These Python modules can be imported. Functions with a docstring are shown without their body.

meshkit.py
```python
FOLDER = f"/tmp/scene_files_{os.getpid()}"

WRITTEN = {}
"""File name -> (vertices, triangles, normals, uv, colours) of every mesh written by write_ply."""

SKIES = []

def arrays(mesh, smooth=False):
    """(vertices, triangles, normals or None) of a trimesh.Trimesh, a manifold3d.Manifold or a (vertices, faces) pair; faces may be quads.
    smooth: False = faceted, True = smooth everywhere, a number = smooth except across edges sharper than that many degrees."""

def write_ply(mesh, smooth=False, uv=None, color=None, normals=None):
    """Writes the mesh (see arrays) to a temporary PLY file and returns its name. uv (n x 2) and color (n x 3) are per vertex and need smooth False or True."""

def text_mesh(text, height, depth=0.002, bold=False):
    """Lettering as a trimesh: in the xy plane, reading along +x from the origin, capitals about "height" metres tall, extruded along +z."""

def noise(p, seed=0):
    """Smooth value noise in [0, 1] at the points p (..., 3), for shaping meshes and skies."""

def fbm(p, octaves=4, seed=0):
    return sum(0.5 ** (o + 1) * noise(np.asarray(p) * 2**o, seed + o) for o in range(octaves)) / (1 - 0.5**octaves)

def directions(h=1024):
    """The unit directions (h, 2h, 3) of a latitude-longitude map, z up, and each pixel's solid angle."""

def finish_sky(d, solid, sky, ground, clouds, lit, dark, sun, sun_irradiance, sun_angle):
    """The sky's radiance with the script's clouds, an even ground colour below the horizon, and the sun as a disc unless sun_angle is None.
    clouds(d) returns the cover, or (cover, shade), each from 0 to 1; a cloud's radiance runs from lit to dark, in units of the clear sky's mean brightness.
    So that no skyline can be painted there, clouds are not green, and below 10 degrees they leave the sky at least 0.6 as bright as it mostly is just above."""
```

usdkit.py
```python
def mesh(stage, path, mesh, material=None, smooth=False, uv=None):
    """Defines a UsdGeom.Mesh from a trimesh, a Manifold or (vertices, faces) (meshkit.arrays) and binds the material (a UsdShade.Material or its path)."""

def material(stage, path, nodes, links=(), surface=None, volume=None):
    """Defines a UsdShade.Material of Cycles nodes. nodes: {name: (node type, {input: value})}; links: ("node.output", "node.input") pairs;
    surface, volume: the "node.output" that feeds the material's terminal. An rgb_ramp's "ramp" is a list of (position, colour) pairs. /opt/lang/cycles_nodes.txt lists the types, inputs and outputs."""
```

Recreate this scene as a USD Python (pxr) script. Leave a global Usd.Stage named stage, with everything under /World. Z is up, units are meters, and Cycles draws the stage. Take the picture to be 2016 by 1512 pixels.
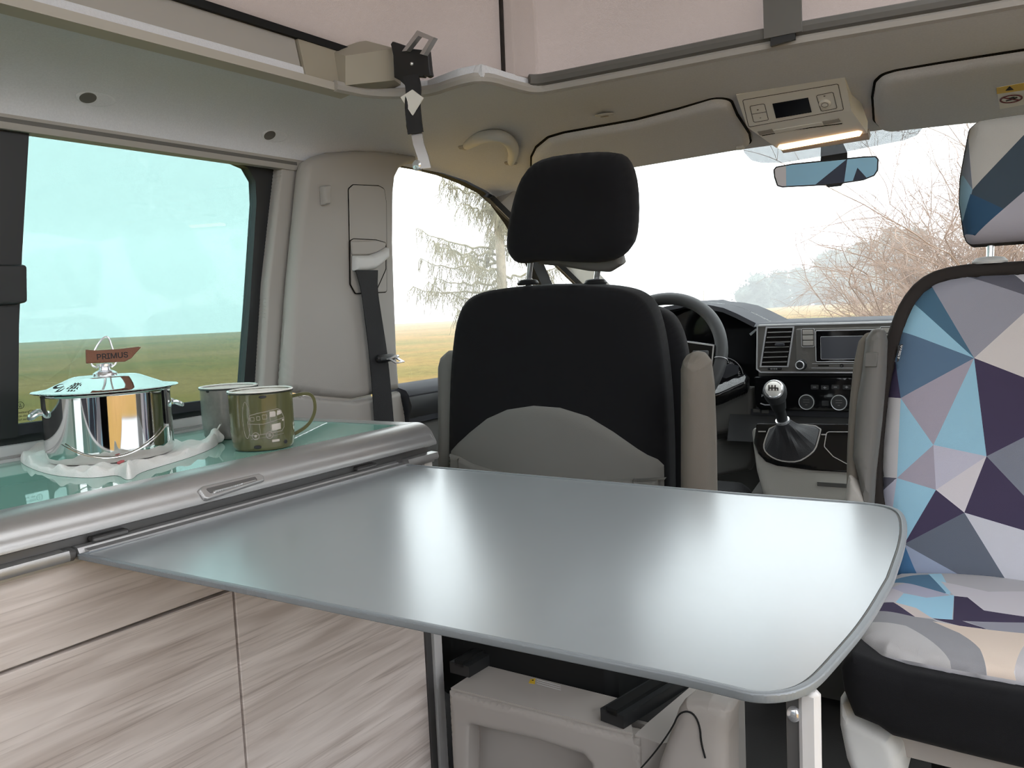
import math, random
import numpy as np, shapely, trimesh, usdkit, meshkit
import manifold3d as mf
import shapely.affinity
from shapely.geometry import Polygon, LineString, Point
from scipy.spatial import Delaunay
from pxr import Usd, UsdGeom, UsdLux, UsdShade, Gf, Sdf, Vt

stage = Usd.Stage.CreateInMemory()
UsdGeom.SetStageUpAxis(stage, 'Z')
UsdGeom.Xform.Define(stage, '/World')

# ---------------------------------------------------------------- camera, sky, exposure
FPX = 1700.0                                   # focal length in pixels of the 2016 x 1512 frame
YAW, PITCH, ROLL = 0.57564234, -0.08843061, -0.04570547
EYE = np.array([0.0, 0.0, 0.98])
SKY = 1.45
EXPOSURE = 0.45
cy_, sy_, cp_, sp_, cr_, sr_ = (math.cos(YAW), math.sin(YAW), math.cos(PITCH), math.sin(PITCH), math.cos(ROLL), math.sin(ROLL))
fwd = np.array([-sy_*cp_, cy_*cp_, sp_]); rt0 = np.array([cy_, sy_, 0.0]); up0 = np.cross(rt0, fwd)
CAM = np.array([cr_*rt0 + sr_*up0, -sr_*rt0 + cr_*up0, fwd])     # right, up, forward
cam = UsdGeom.Camera.Define(stage, '/World/camera')
m4 = np.eye(4); m4[0, :3], m4[1, :3], m4[2, :3], m4[3, :3] = CAM[0], CAM[1], -CAM[2], EYE
UsdGeom.Xformable(cam).AddTransformOp().Set(Gf.Matrix4d(m4.tolist()))
cam.CreateHorizontalApertureAttr(36.0); cam.CreateVerticalApertureAttr(27.0)
cam.CreateFocalLengthAttr(36.0*FPX/2016.0)
cam.CreateFStopAttr(0.0)
cam.CreateClippingRangeAttr(Gf.Vec2f(0.02, 2000.0))
cam.CreateExposureAttr(EXPOSURE)
dome = UsdLux.DomeLight.Define(stage, '/World/overcast_sky')
dome.CreateIntensityAttr(1.0)
# overcast sky: brighter overhead than at the horizon
sky_m = usdkit.material(stage, '/World/Looks/overcast_sky', {'t': ('texture_coordinate', {}), 's': ('separate_xyz', {}), 'c': ('math', {'math_type': 'maximum', 'value2': 0.0}),
    'g': ('math', {'math_type': 'multiply_add', 'value2': SKY*1.3, 'value3': SKY}), 'b': ('background_shader', {'color': (0.97, 1.0, 1.05)})},
    [('t.generated', 's.vector'), ('s.z', 'c.value1'), ('c.value', 'g.value1'), ('g.value', 'b.strength')], surface='b.background')
UsdShade.MaterialBindingAPI.Apply(dome.GetPrim()).Bind(sky_m)

# ---------------------------------------------------------------- helpers
RNG = np.random.default_rng(7)
def srgb(c):
    c = np.asarray(c, float)/255.0
    return tuple(np.where(c <= 0.04045, c/12.92, ((c+0.055)/1.055)**2.4))
def unit(v): v = np.asarray(v, float); return v/np.linalg.norm(v)

class Frame:
    """A plane in the van: origin, two axes, normal. px() meets the sight lines of photograph pixels with it."""
    def __init__(s, O, U, V):
        s.O = np.array(O, float); s.U = unit(U); V = np.array(V, float); s.V = unit(V - s.U*(V@s.U)); s.N = np.cross(s.U, s.V)
    def to(s, uv, w=0.0):
        uv = np.asarray(uv, float); w = np.broadcast_to(w, (len(uv),))
        return s.O + uv[:, :1]*s.U + uv[:, 1:2]*s.V + w[:, None]*s.N
    def px(s, pts):
        p = np.asarray(pts, float).reshape(-1, 2)
        r = np.stack([(p[:, 0]-1008)/FPX, -(p[:, 1]-756)/FPX, np.ones(len(p))], 1) @ CAM
        t = ((s.O-EYE)@s.N)/(r@s.N)
        q = EYE + t[:, None]*r - s.O
        return np.stack([q@s.U, q@s.V], 1)
    def at(s, x, y, w=0.0): return s.to(s.px([(x, y)]), w)[0]
def FX(x): return Frame((x, 0, 0), (0, 1, 0), (0, 0, 1))          # uv = (y, z), faces +x
def FY(y): return Frame((0, y, 0), (1, 0, 0), (0, 0, 1))          # uv = (x, z), faces -y
def FZ(z): return Frame((0, 0, z), (1, 0, 0), (0, 1, 0))          # uv = (x, y), faces +z
def FS(y0, z0, y1, z1): return Frame((0, y0, z0), (1, 0, 0), (0, y1-y0, z1-z0))
class Drum:
    """A cylinder wall as a frame: u runs round it (to the right as seen from outside), v up."""
    def __init__(s, c, R, face, taper=0.0): s.c, s.R, s.a, s.k = np.array(c, float), R, face, taper
    def to(s, uv, w=0.0):
        uv = np.asarray(uv, float); R = s.R + s.k*uv[:, 1] + w; a = s.a + uv[:, 0]/s.R
        return np.stack([s.c[0]+R*np.cos(a), s.c[1]+R*np.sin(a), s.c[2]+uv[:, 1]], 1)

def chaikin(p, n=2, closed=True):
    p = np.asarray(p, float)
    for _ in range(n):
        q = np.roll(p, -1, 0) if closed else p[1:]
        a = p if closed else p[:-1]
        r = np.empty((2*len(a), p.shape[1])); r[0::2] = .75*a+.25*q; r[1::2] = .25*a+.75*q
        p = r if closed else np.vstack([p[:1], r, p[-1:]])
    return p
def poly(p, holes=()):
    g = Polygon(p, holes)
    return g if g.is_valid else g.buffer(0)
def rounded(g, r): return g.buffer(-r).buffer(2*r).buffer(-r) if r > 0 else g
def rrect(u0, v0, u1, v1, r=0.0):
    g = shapely.box(min(u0, u1), min(v0, v1), max(u0, u1), max(v0, v1))
    return g.buffer(-r).buffer(r, quad_segs=5) if r else g
def geoms(g): return [x for x in getattr(g, 'geoms', [g]) if isinstance(x, Polygon) and x.area > 1e-10]
def samples(ring, step):
    c = np.asarray(ring.coords)[:, :2]; out = []
    for a, b in zip(c[:-1], c[1:]):
        n = max(1, int(math.ceil(np.linalg.norm(b-a)/step - 1e-6)))
        out.append(a + (b-a)*np.arange(n)[:, None]/n)
    return np.vstack(out)
def rings(g):
    for x in geoms(g):
        yield x.exterior
        yield from x.interiors
def trimerge(ms):
    ms = [trimesh.Trimesh(*x, process=False) if isinstance(x, tuple) else (trimesh.Trimesh(x.to_mesh().vert_properties[:, :3], x.to_mesh().tri_verts, process=False) if hasattr(x, 'to_mesh') else x) for x in ms]
    return trimesh.util.concatenate(ms)
def pil(F, g, front, back=0.0, r=0.02, step=0.02, bulge=None, seams=None, backfn=None):
    """A padded or rounded slab over outline g: `front` thick towards the frame's normal, `back` behind, its edges rounded over r."""
    if not hasattr(g, 'area'): g = poly(g)
    P = []
    for d in (0, .12*r, .35*r, .65*r, r):
        if d and d < .0004: continue
        h = g if d == 0 else g.buffer(-d)
        for ring in rings(h): P.append(samples(ring, max(min(step, 1.0*r), step*.35)))
    x0, y0, x1, y1 = g.bounds
    X, Y = np.meshgrid(np.arange(x0, x1, step*1.3), np.arange(y0, y1, step*1.3)); q = np.stack([X.ravel(), Y.ravel()], 1)
    if len(q):
        keep = shapely.contains_xy(g, q[:, 0], q[:, 1]); q = q[keep]
        d = shapely.distance(shapely.points(q), g.boundary) if len(q) else np.zeros(0)
        q = q[d > r + step*.4]
        if seams is not None and len(q): q = q[shapely.distance(shapely.points(q), seams) > step*.5]
        P.append(q)
    if seams is not None:
        sp = [samples(l, step*.4) for l in getattr(seams, 'geoms', [seams])]
        s_ = np.vstack([np.vstack([a, np.asarray(l.coords)[-1:, :2]]) for a, l in zip(sp, getattr(seams, 'geoms', [seams]))])
        P = [p[shapely.distance(shapely.points(p), seams) > step*.25] if len(p) and k else p for k, p in enumerate(P)]
        P.append(s_[shapely.contains_xy(g, s_[:, 0], s_[:, 1])])
    p = np.unique(np.round(np.vstack(P), 6), axis=0)
    tri = Delaunay(p).simplices
    c = p[tri].mean(1)
    e1, e2 = p[tri[:, 1]]-p[tri[:, 0]], p[tri[:, 2]]-p[tri[:, 0]]
    A = e1[:, 0]*e2[:, 1]-e1[:, 1]*e2[:, 0]
    ok = shapely.contains_xy(g, c[:, 0], c[:, 1]) & (np.abs(A) > 1e-12)
    tri, A = tri[ok], A[ok]
    tri[A < 0] = tri[A < 0][:, ::-1]
    d = shapely.distance(shapely.points(p), g.boundary)
    t = np.clip(d/max(r, 1e-6), 0, 1); prof = np.sqrt(np.clip(1-(1-t)**2, 0, 1))
    wf, wb = front*prof, -back*prof
    if bulge is not None: wf = wf + bulge(p)*prof
    if backfn is not None: wb = wb + backfn(p)*prof
    edge = np.zeros(len(p), bool)
    E = np.sort(np.vstack([tri[:, [0, 1]], tri[:, [1, 2]], tri[:, [2, 0]]]), 1)
    u, n = np.unique(E, axis=0, return_counts=True); edge[u[n == 1].ravel()] = True
    wf[edge] = 0; wb[edge] = 0
    bi = np.where(edge, np.arange(len(p)), len(p)+np.cumsum(~edge)-1)
    V = np.vstack([F.to(p, wf), F.to(p[~edge], wb[~edge])])
    m = trimesh.Trimesh(V, np.vstack([tri, bi[tri][:, ::-1]]), process=False)
    m.metadata.update(nf=len(tri), cent=p[tri].mean(1))
    return m
def ext(F, g, w0, w1):
    """Outline g extruded from w0 to w1 along the frame's normal."""
    if not hasattr(g, 'area'): g = poly(g)
    out = []
    for x in geoms(g):
        x = shapely.geometry.polygon.orient(x.simplify(1e-5))
        cs = mf.CrossSection([np.asarray(r_.coords)[:-1, :2].tolist() for r_ in (x.exterior, *x.interiors)], mf.FillRule.EvenOdd)
        m = mf.Manifold.extrude(cs, 1.0).to_mesh(); v = np.array(m.vert_properties[:, :3])
        out.append((F.to(v[:, :2], w0+(w1-w0)*v[:, 2]), np.array(m.tri_verts)))
    return trimerge(out)
def pts_hull(p): return mf.Manifold.hull_points(np.asarray(p, float).tolist())
def cbox(c, s, ch=0.003, F=None):
    """Box with chamfered edges. c, s in the frame's (u, v, w) or in the world."""
    h = np.asarray(s, float)/2; ch = min(ch, h.min()*.9); P = []
    for sx in (-1, 1):
        for sy in (-1, 1):
            for sz in (-1, 1):
                for k in range(3):
                    q = h.copy(); q[(k+1) % 3] -= ch; q[(k+2) % 3] -= ch; P.append(q*(sx, sy, sz))
    P = np.array(P)+np.asarray(c, float)
    return pts_hull(P if F is None else F.to(P[:, :2], P[:, 2]))
def tube(path, r, n=10, closed=False):
    p = np.asarray(path, float); N = len(p)
    t = (np.roll(p, -1, 0)-np.roll(p, 1, 0)) if closed else np.gradient(p, axis=0)
    t /= np.linalg.norm(t, axis=1, keepdims=True)+1e-12
    a = np.cross(t[0], [0, 0, 1] if abs(t[0][2]) < .9 else [1, 0, 0]); a = unit(a); V = []
    rr = np.broadcast_to(r, (N,)) if np.ndim(r) == 0 else np.interp(np.linspace(0, 1, N), np.linspace(0, 1, len(r)), r); ang = np.arange(n)*2*np.pi/n
    for i in range(N):
        a = unit(a-t[i]*(a@t[i])); b = np.cross(t[i], a)
        V.append(p[i]+rr[i]*(np.cos(ang)[:, None]*a+np.sin(ang)[:, None]*b))
    V = np.vstack(V); f = []
    for i in range(N if closed else N-1):
        for j in range(n):
            q = (i*n+j, i*n+(j+1) % n, ((i+1) % N)*n+(j+1) % n, ((i+1) % N)*n+j); f += [(q[0], q[1], q[2]), (q[0], q[2], q[3])]
    if not closed:
        for k, o in ((0, 1), ((N-1)*n, 0)):
            c = len(V); V = np.vstack([V, V[k:k+n].mean(0)])
            f += [((k+(j+1) % n, k+j, c) if o else (k+j, k+(j+1) % n, c)) for j in range(n)]
    return trimesh.Trimesh(V, f, process=False)
def strap(path, width, thick, side):
    """A flat band along a path; side = its width direction (one, or one per point)."""
    p = np.asarray(path, float); side = np.broadcast_to(side, p.shape); V = []
    t = np.gradient(p, axis=0)
    for i in range(len(p)):
        s = unit(side[i]); n = unit(np.cross(s, t[i])); w = np.broadcast_to(width, (len(p),))[i]
        V += [p[i]-s*w/2-n*thick/2, p[i]+s*w/2-n*thick/2, p[i]+s*w/2+n*thick/2, p[i]-s*w/2+n*thick/2]
    f = []
    for i in range(len(p)-1):
        for j in range(4):
            a, b, c, d = i*4+j, i*4+(j+1) % 4, i*4+4+(j+1) % 4, i*4+4+j; f += [(a, b, c), (a, c, d)]
    k = 4*(len(p)-1); f += [(2, 1, 0), (3, 2, 0), (k, k+1, k+2), (k, k+2, k+3)]
    m = trimesh.Trimesh(V, f, process=False); m.fix_normals(); return m
def lathe(prof, c, n=48, closed=False):
    p = np.asarray(prof, float); a = np.arange(n)*2*np.pi/n; c = np.asarray(c, float)
    V = np.vstack([np.stack([c[0]+r*np.cos(a), c[1]+r*np.sin(a), np.full(n, c[2]+z)], 1) for r, z in p]); f = []
    m = len(p)
    for i in range(m if closed else m-1):
        for j in range(n):
            q = (i*n+j, i*n+(j+1) % n, ((i+1) % m)*n+(j+1) % n, ((i+1) % m)*n+j); f += [(q[0], q[1], q[2]), (q[0], q[2], q[3])]
    return trimesh.Trimesh(V, f, process=True)
def spin(F, prof, u, v, n=28):
    """A lathe about the frame's normal at (u, v); prof = (radius, height)."""
    m = lathe(prof, (0, 0, 0), n); q = np.array(m.vertices)
    return trimesh.Trimesh(F.to(q[:, :2]+[u, v], q[:, 2]), m.faces, process=False)
def ypro(xz, y0, y1):
    """A cross-section in (x, z) run along y."""
    F = Frame((0, 0, 0), (1, 0, 0), (0, 0, 1))
    return ext(F, poly(xz), -y1, -y0)
def text(F, s, u, v, h, depth=0.0006, rot=0.0, bold=True, center=True):
    m = meshkit.text_mesh(s, h, depth, bold); q = np.array(m.vertices)
    if center: q[:, :2] -= (q[:, :2].max(0)+q[:, :2].min(0))/2
    c, n = math.cos(rot), math.sin(rot); xy = np.stack([q[:, 0]*c-q[:, 1]*n+u, q[:, 0]*n+q[:, 1]*c+v], 1)
    return trimesh.Trimesh(F.to(xy, q[:, 2]), m.faces, process=False)
def lines(segs, w): return shapely.union_all([LineString(s).buffer(w/2, cap_style='flat') for s in segs])

USED = {}
def numbered(parent, name):
    k = (parent, name); n = USED.get(k, 0); USED[k] = n+1
    return f'{parent}/{name}' + (f'_{n:03d}' if n else '')
def tag(prim, label=None, cat=None, group=None, kind=None):
    for k, v in (('label', label), ('category', cat), ('group', group), ('kind', kind)):
        if v: prim.SetCustomDataByKey(k, v)
    return prim
def obj(name, mesh, mat, parent=None, label=None, cat=None, group=None, kind=None, smooth=38):
    if isinstance(mesh, list): mesh = trimerge(mesh)
    path = numbered(str(parent.GetPath()) if parent else '/World', name)
    p = usdkit.mesh(stage, path, mesh, mat, smooth).GetPrim()
    return tag(p, label, cat, group, kind)
def thing(name, label, cat, group=None, kind=None):
    return tag(UsdGeom.Xform.Define(stage, numbered('/World', name)).GetPrim(), label, cat, group, kind)
def struct(name, mesh, mat, label=None, smooth=38): return obj(name, mesh, mat, None, label, None, None, 'structure', smooth)
def sthing(name, label=None): return tag(UsdGeom.Xform.Define(stage, numbered('/World', name)).GetPrim(), label, None, None, 'structure')
def printed(name, m, cells, default, mat, parent, label=None):
    """A padded slab whose front carries a flat print: cells = [(polygon in uv, colour)]."""
    v, f = np.array(m.vertices), np.array(m.faces); n = np.zeros_like(v)
    fn = np.cross(v[f[:, 1]]-v[f[:, 0]], v[f[:, 2]]-v[f[:, 0]])
    for k in range(3): np.add.at(n, f[:, k], fn)
    n /= np.linalg.norm(n, axis=1, keepdims=True)+1e-12
    col = np.tile(np.array(srgb(default)), (len(f), 1)); c = m.metadata['cent']; nf = m.metadata['nf']
    for g, rgb in cells:
        col[:nf][shapely.contains_xy(g, c[:, 0], c[:, 1])] = srgb(rgb)
    path = numbered(str(parent.GetPath()), name); k = UsdGeom.Mesh.Define(stage, path)
    k.CreatePointsAttr(Vt.Vec3fArray.FromNumpy(v[f].reshape(-1, 3).astype(np.float32)))
    k.CreateFaceVertexCountsAttr(Vt.IntArray.FromNumpy(np.full(len(f), 3, np.int32)))
    k.CreateFaceVertexIndicesAttr(Vt.IntArray.FromNumpy(np.arange(3*len(f), dtype=np.int32)))
    k.CreateSubdivisionSchemeAttr('none')
    k.CreateNormalsAttr(Vt.Vec3fArray.FromNumpy(n[f].reshape(-1, 3).astype(np.float32))); k.SetNormalsInterpolation('vertex')
    UsdGeom.PrimvarsAPI(k).CreatePrimvar('print_color', Sdf.ValueTypeNames.Color3fArray, 'vertex').Set(Vt.Vec3fArray.FromNumpy(np.repeat(col, 3, 0).astype(np.float32)))
    UsdShade.MaterialBindingAPI.Apply(k.GetPrim()).Bind(mat)
    return tag(k.GetPrim(), label)
def curves(name, polylines, widths, mat, parent, kind=None):
    path = numbered(str(parent.GetPath()), name); c = UsdGeom.BasisCurves.Define(stage, path)
    c.CreateTypeAttr('linear'); c.CreateCurveVertexCountsAttr([len(p) for p in polylines])
    c.CreatePointsAttr(Vt.Vec3fArray.FromNumpy(np.vstack(polylines).astype(np.float32)))
    c.CreateWidthsAttr(Vt.FloatArray.FromNumpy(np.concatenate(widths).astype(np.float32))); c.SetWidthsInterpolation('vertex')
    UsdShade.MaterialBindingAPI.Apply(c.GetPrim()).Bind(mat)
    return tag(c.GetPrim(), kind=kind)

# ---------------------------------------------------------------- materials
MATS = {}
def mat(name, rgb, rough=.6, metal=0.0, spec=.5, bump=0.0, bscale=600, var=0.0, vscale=6, emit=0, coat=0.0, sheen=0.0):
    n = {'p': ('principled_bsdf', {'base_color': srgb(rgb), 'roughness': rough, 'metallic': metal, 'specular_ior_level': spec, 'coat_weight': coat, 'sheen_weight': sheen})}
    L = []
    if emit: n['p'][1].update(emission_color=srgb(rgb), emission_strength=emit)
    if bump or var: n['g'] = ('geometry', {})
    if bump:
        n['bn'] = ('noise_texture', {'scale': bscale, 'detail': 2.0}); n['b'] = ('bump', {'strength': bump, 'distance': .001})
        L += [('g.position', 'bn.vector'), ('bn.fac', 'b.height'), ('b.normal', 'p.normal')]
    if var:
        a = np.array(srgb(rgb)); n['vn'] = ('noise_texture', {'scale': vscale, 'detail': 4.0})
        n['vr'] = ('rgb_ramp', {'ramp': [(.3, tuple(a*(1-var))), (.7, tuple(np.minimum(a*(1+var), 1)))]})
        L += [('g.position', 'vn.vector'), ('vn.fac', 'vr.fac'), ('vr.color', 'p.base_color')]
    m = usdkit.material(stage, '/World/Looks/'+name, n, L, surface='p.BSDF'); MATS[name] = m; return m
def glass(name, tint, gloss=(1, 1, 1), f0=.02, f1=.45):
    m = usdkit.material(stage, '/World/Looks/'+name, {'t': ('transparent_bsdf', {'color': tint}), 'g': ('glossy_bsdf', {'color': gloss, 'roughness': 0.0}), 'l': ('layer_weight', {'blend': .5}),
        'w': ('math', {'math_type': 'power', 'value2': 5.0}), 'a': ('math', {'math_type': 'multiply_add', 'value2': f1, 'value3': f0}), 'm': ('mix_closure', {})},
        [('l.facing', 'w.value1'), ('w.value', 'a.value1'), ('a.value', 'm.fac'), ('t.BSDF', 'm.closure1'), ('g.BSDF', 'm.closure2')], surface='m.closure')
    MATS[name] = m; return m
lining = mat('headliner_fabric', (205, 207, 212), .95, spec=.2, bump=.25, bscale=900, var=.04, vscale=300)
trim = mat('grey_trim_plastic', (158, 154, 148), .6, bump=.2, bscale=1500)
trim_lt = mat('light_trim_plastic', (196, 197, 195), .5, bump=.1, bscale=1500)
trim_dk = mat('dark_grey_plastic', (92, 90, 86), .55, bump=.2, bscale=1500)
strip_m = mat('pale_beige_strip', (168, 163, 153), .5)
console_m = mat('ivory_console_plastic', (224, 223, 218), .45)
beige = mat('beige_block_plastic', (150, 143, 128), .6)
black = mat('black_plastic', (22, 23, 24), .45)
rubber = mat('black_rubber', (12, 13, 13), .7, spec=.3)
groove = mat('shadow_groove', (30, 28, 26), .9, spec=.1)
gloss_black = mat('gloss_black', (10, 10, 11), .06)
dash_soft = mat('dash_soft_black', (40, 41, 42), .6, bump=.25, bscale=900)
dash_top = mat('dash_top_grey', (50, 51, 55), .8, spec=.25, bump=.2, bscale=900)
dash_low = mat('dash_lower_grey', (84, 83, 80), .6, bump=.2, bscale=900)
silver = mat('satin_silver_plastic', (200, 201, 203), .3, .5)
console_grey = mat('console_grey_plastic', (130, 127, 121), .6, bump=.15, bscale=1500)
chrome = mat('chrome', (228, 229, 231), .16, .85)
steel = mat('polished_steel', (222, 222, 220), .045, 1.0)
alu = mat('anodised_aluminium', (178, 176, 174), .36, .85, bump=.08, bscale=900)
alu_dk = mat('dark_aluminium', (110, 108, 106), .45, .7)
table_top = mat('grey_table_laminate', (172, 176, 178), .25, .62, spec=.5, bump=.02, bscale=1500)
table_edge = mat('table_edge_grey', (128, 133, 136), .4, .3)
hob_glass = mat('tinted_worktop_glass', (104, 142, 130), .03, spec=.6)
black_cloth = mat('black_seat_fabric', (21, 21, 23), .95, spec=.15, bump=.4, bscale=1200, sheen=.05)
grey_cloth = mat('grey_seat_fabric', (118, 117, 113), .95, spec=.15, bump=.4, bscale=1200)
arm_cloth = mat('taupe_armrest_fabric', (112, 106, 98), .9, spec=.2, bump=.3, bscale=1200)
piping = mat('dark_seat_border', (46, 42, 40), .9, spec=.2, bump=.4, bscale=1000)
webbing = mat('belt_webbing', (24, 24, 26), .7, bump=.5, bscale=1400)
white_pl = mat('white_plastic', (226, 224, 218), .45)
cloth_w = mat('white_kitchen_cloth', (226, 224, 220), .95, spec=.1, bump=.6, bscale=500)
cloth_red = mat('red_cloth_print', (176, 96, 98), .95, spec=.1)
enamel_green = mat('olive_enamel', (80, 80, 54), .12, coat=.3)
enamel_grey = mat('grey_enamel', (122, 120, 114), .16, coat=.3, var=.06, vscale=160)
enamel_white = mat('white_enamel', (224, 222, 214), .15, coat=.3)
print_pale = mat('pale_mug_print', (178, 170, 160), .35)
leather = mat('brown_leather', (112, 70, 48), .55, bump=.4, bscale=600)
ink = mat('dark_ink', (34, 26, 24), .7)
yellow = mat('warning_yellow', (214, 178, 52), .5)
red_ink = mat('warning_maroon', (110, 40, 52), .6)
lamp_glow = mat('lamp_glow', (255, 196, 140), .4, emit=3.0)
screen = mat('blank_screen', (26, 28, 34), .12)
radio_screen = mat('radio_screen', (60, 62, 68), .22)
mirror = mat('mirror_glass', (235, 236, 238), .0, 1.0)
floor_m = mat('dark_floor', (34, 32, 31), .8, bump=.3, bscale=300)
white_ink = mat('white_ink', (205, 205, 205), .5)
seat_grey = mat('warm_grey_base_plastic', (166, 160, 154), .6, bump=.15, bscale=1500)
win_tint = glass('green_privacy_glass', (.49, .615, .59))
win_clear = glass('clear_glass', (.93, .955, .94))
frit = usdkit.material(stage, '/World/Looks/dotted_shade_band', {'t': ('transparent_bsdf', {'color': (.56, .565, .57)})}, surface='t.BSDF')
def fabric_print():
    return usdkit.material(stage, '/World/Looks/printed_seat_cover', {'a': ('attribute', {'attribute': 'print_color'}), 'g': ('geometry', {}), 'n': ('noise_texture', {'scale': 1300.0}), 'b': ('bump', {'strength': .35, 'distance': .001}),
        'p': ('principled_bsdf', {'roughness': .85, 'specular_ior_level': .25})}, [('a.color', 'p.base_color'), ('g.position', 'n.vector'), ('n.fac', 'b.height'), ('b.normal', 'p.normal')], surface='p.BSDF')
seat_print = fabric_print()
def wood_mat():
    a = lambda c: srgb(c)
    return usdkit.material(stage, '/World/Looks/pale_ash_laminate', {'g': ('geometry', {}),
        'm1': ('mapping', {'scale': (1.0, 1.0, 13.0), 'rotation': (.10, 0, 0)}), 'n1': ('noise_texture', {'scale': 3.2, 'detail': 4.0, 'distortion': .6}),
        'm2': ('mapping', {'scale': (1.0, 1.5, 62.0), 'rotation': (.13, 0, 0)}), 'w': ('noise_texture', {'scale': 2.4, 'detail': 3.0, 'roughness': .6, 'distortion': .8}),
        'r1': ('rgb_ramp', {'ramp': [(.3, a((192, 179, 170))), (.7, a((230, 220, 213)))]}), 'r2': ('rgb_ramp', {'ramp': [(.30, a((166, 154, 146))), (.47, (1, 1, 1)), (1, (1, 1, 1))]}),
        'x': ('mix_color', {'blend_type': 'multiply', 'fac': .42}), 'p': ('principled_bsdf', {'roughness': .5, 'specular_ior_level': .35})},
        [('g.position', 'm1.vector'), ('g.position', 'm2.vector'), ('m1.vector', 'n1.vector'), ('m2.vector', 'w.vector'), ('n1.fac', 'r1.fac'), ('w.fac', 'r2.fac'), ('r1.color', 'x.a'), ('r2.color', 'x.b'), ('x.result', 'p.base_color')], surface='p.BSDF')
wood = wood_mat()
canvas = usdkit.material(stage, '/World/Looks/roof_canvas', {'d': ('diffuse_bsdf', {'color': srgb((150, 139, 132))}), 't': ('translucent_bsdf', {'color': srgb((118, 108, 103))}), 'm': ('mix_closure', {'fac': .30}),
        'g': ('geometry', {}), 'n': ('noise_texture', {'scale': 700.0}), 'b': ('bump', {'strength': .5, 'distance': .001})},
        [('d.BSDF', 'm.closure1'), ('t.BSDF', 'm.closure2'), ('g.position', 'n.vector'), ('n.fac', 'b.height'), ('b.normal', 'd.normal')], surface='m.closure')
field_m = usdkit.material(stage, '/World/Looks/stubble_field', {'g': ('geometry', {}), 'n1': ('noise_texture', {'scale': .12, 'detail': 5.0}), 'n2': ('noise_texture', {'scale': 2.2, 'detail': 6.0, 'roughness': .7}),
        'r1': ('rgb_ramp', {'ramp': [(.35, srgb((104, 94, 50))), (.5, srgb((124, 99, 56))), (.66, srgb((134, 105, 66)))]}), 'r2': ('rgb_ramp', {'ramp': [(.34, (.62, .60, .55)), (.5, (1, 1, 1)), (.7, (1.0, .99, .97))]}),
        'x': ('mix_color', {'blend_type': 'multiply', 'fac': .75}), 'd': ('diffuse_bsdf', {})},
        [('g.position', 'n1.vector'), ('g.position', 'n2.vector'), ('n1.fac', 'r1.fac'), ('n2.fac', 'r2.fac'), ('r1.color', 'x.a'), ('r2.color', 'x.b'), ('x.result', 'd.color')], surface='d.BSDF')
fog = usdkit.material(stage, '/World/Looks/fog_air', {'v': ('principled_volume', {'color': (1, 1, 1), 'density': .003, 'anisotropy': .0})}, volume='v.volume')

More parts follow.
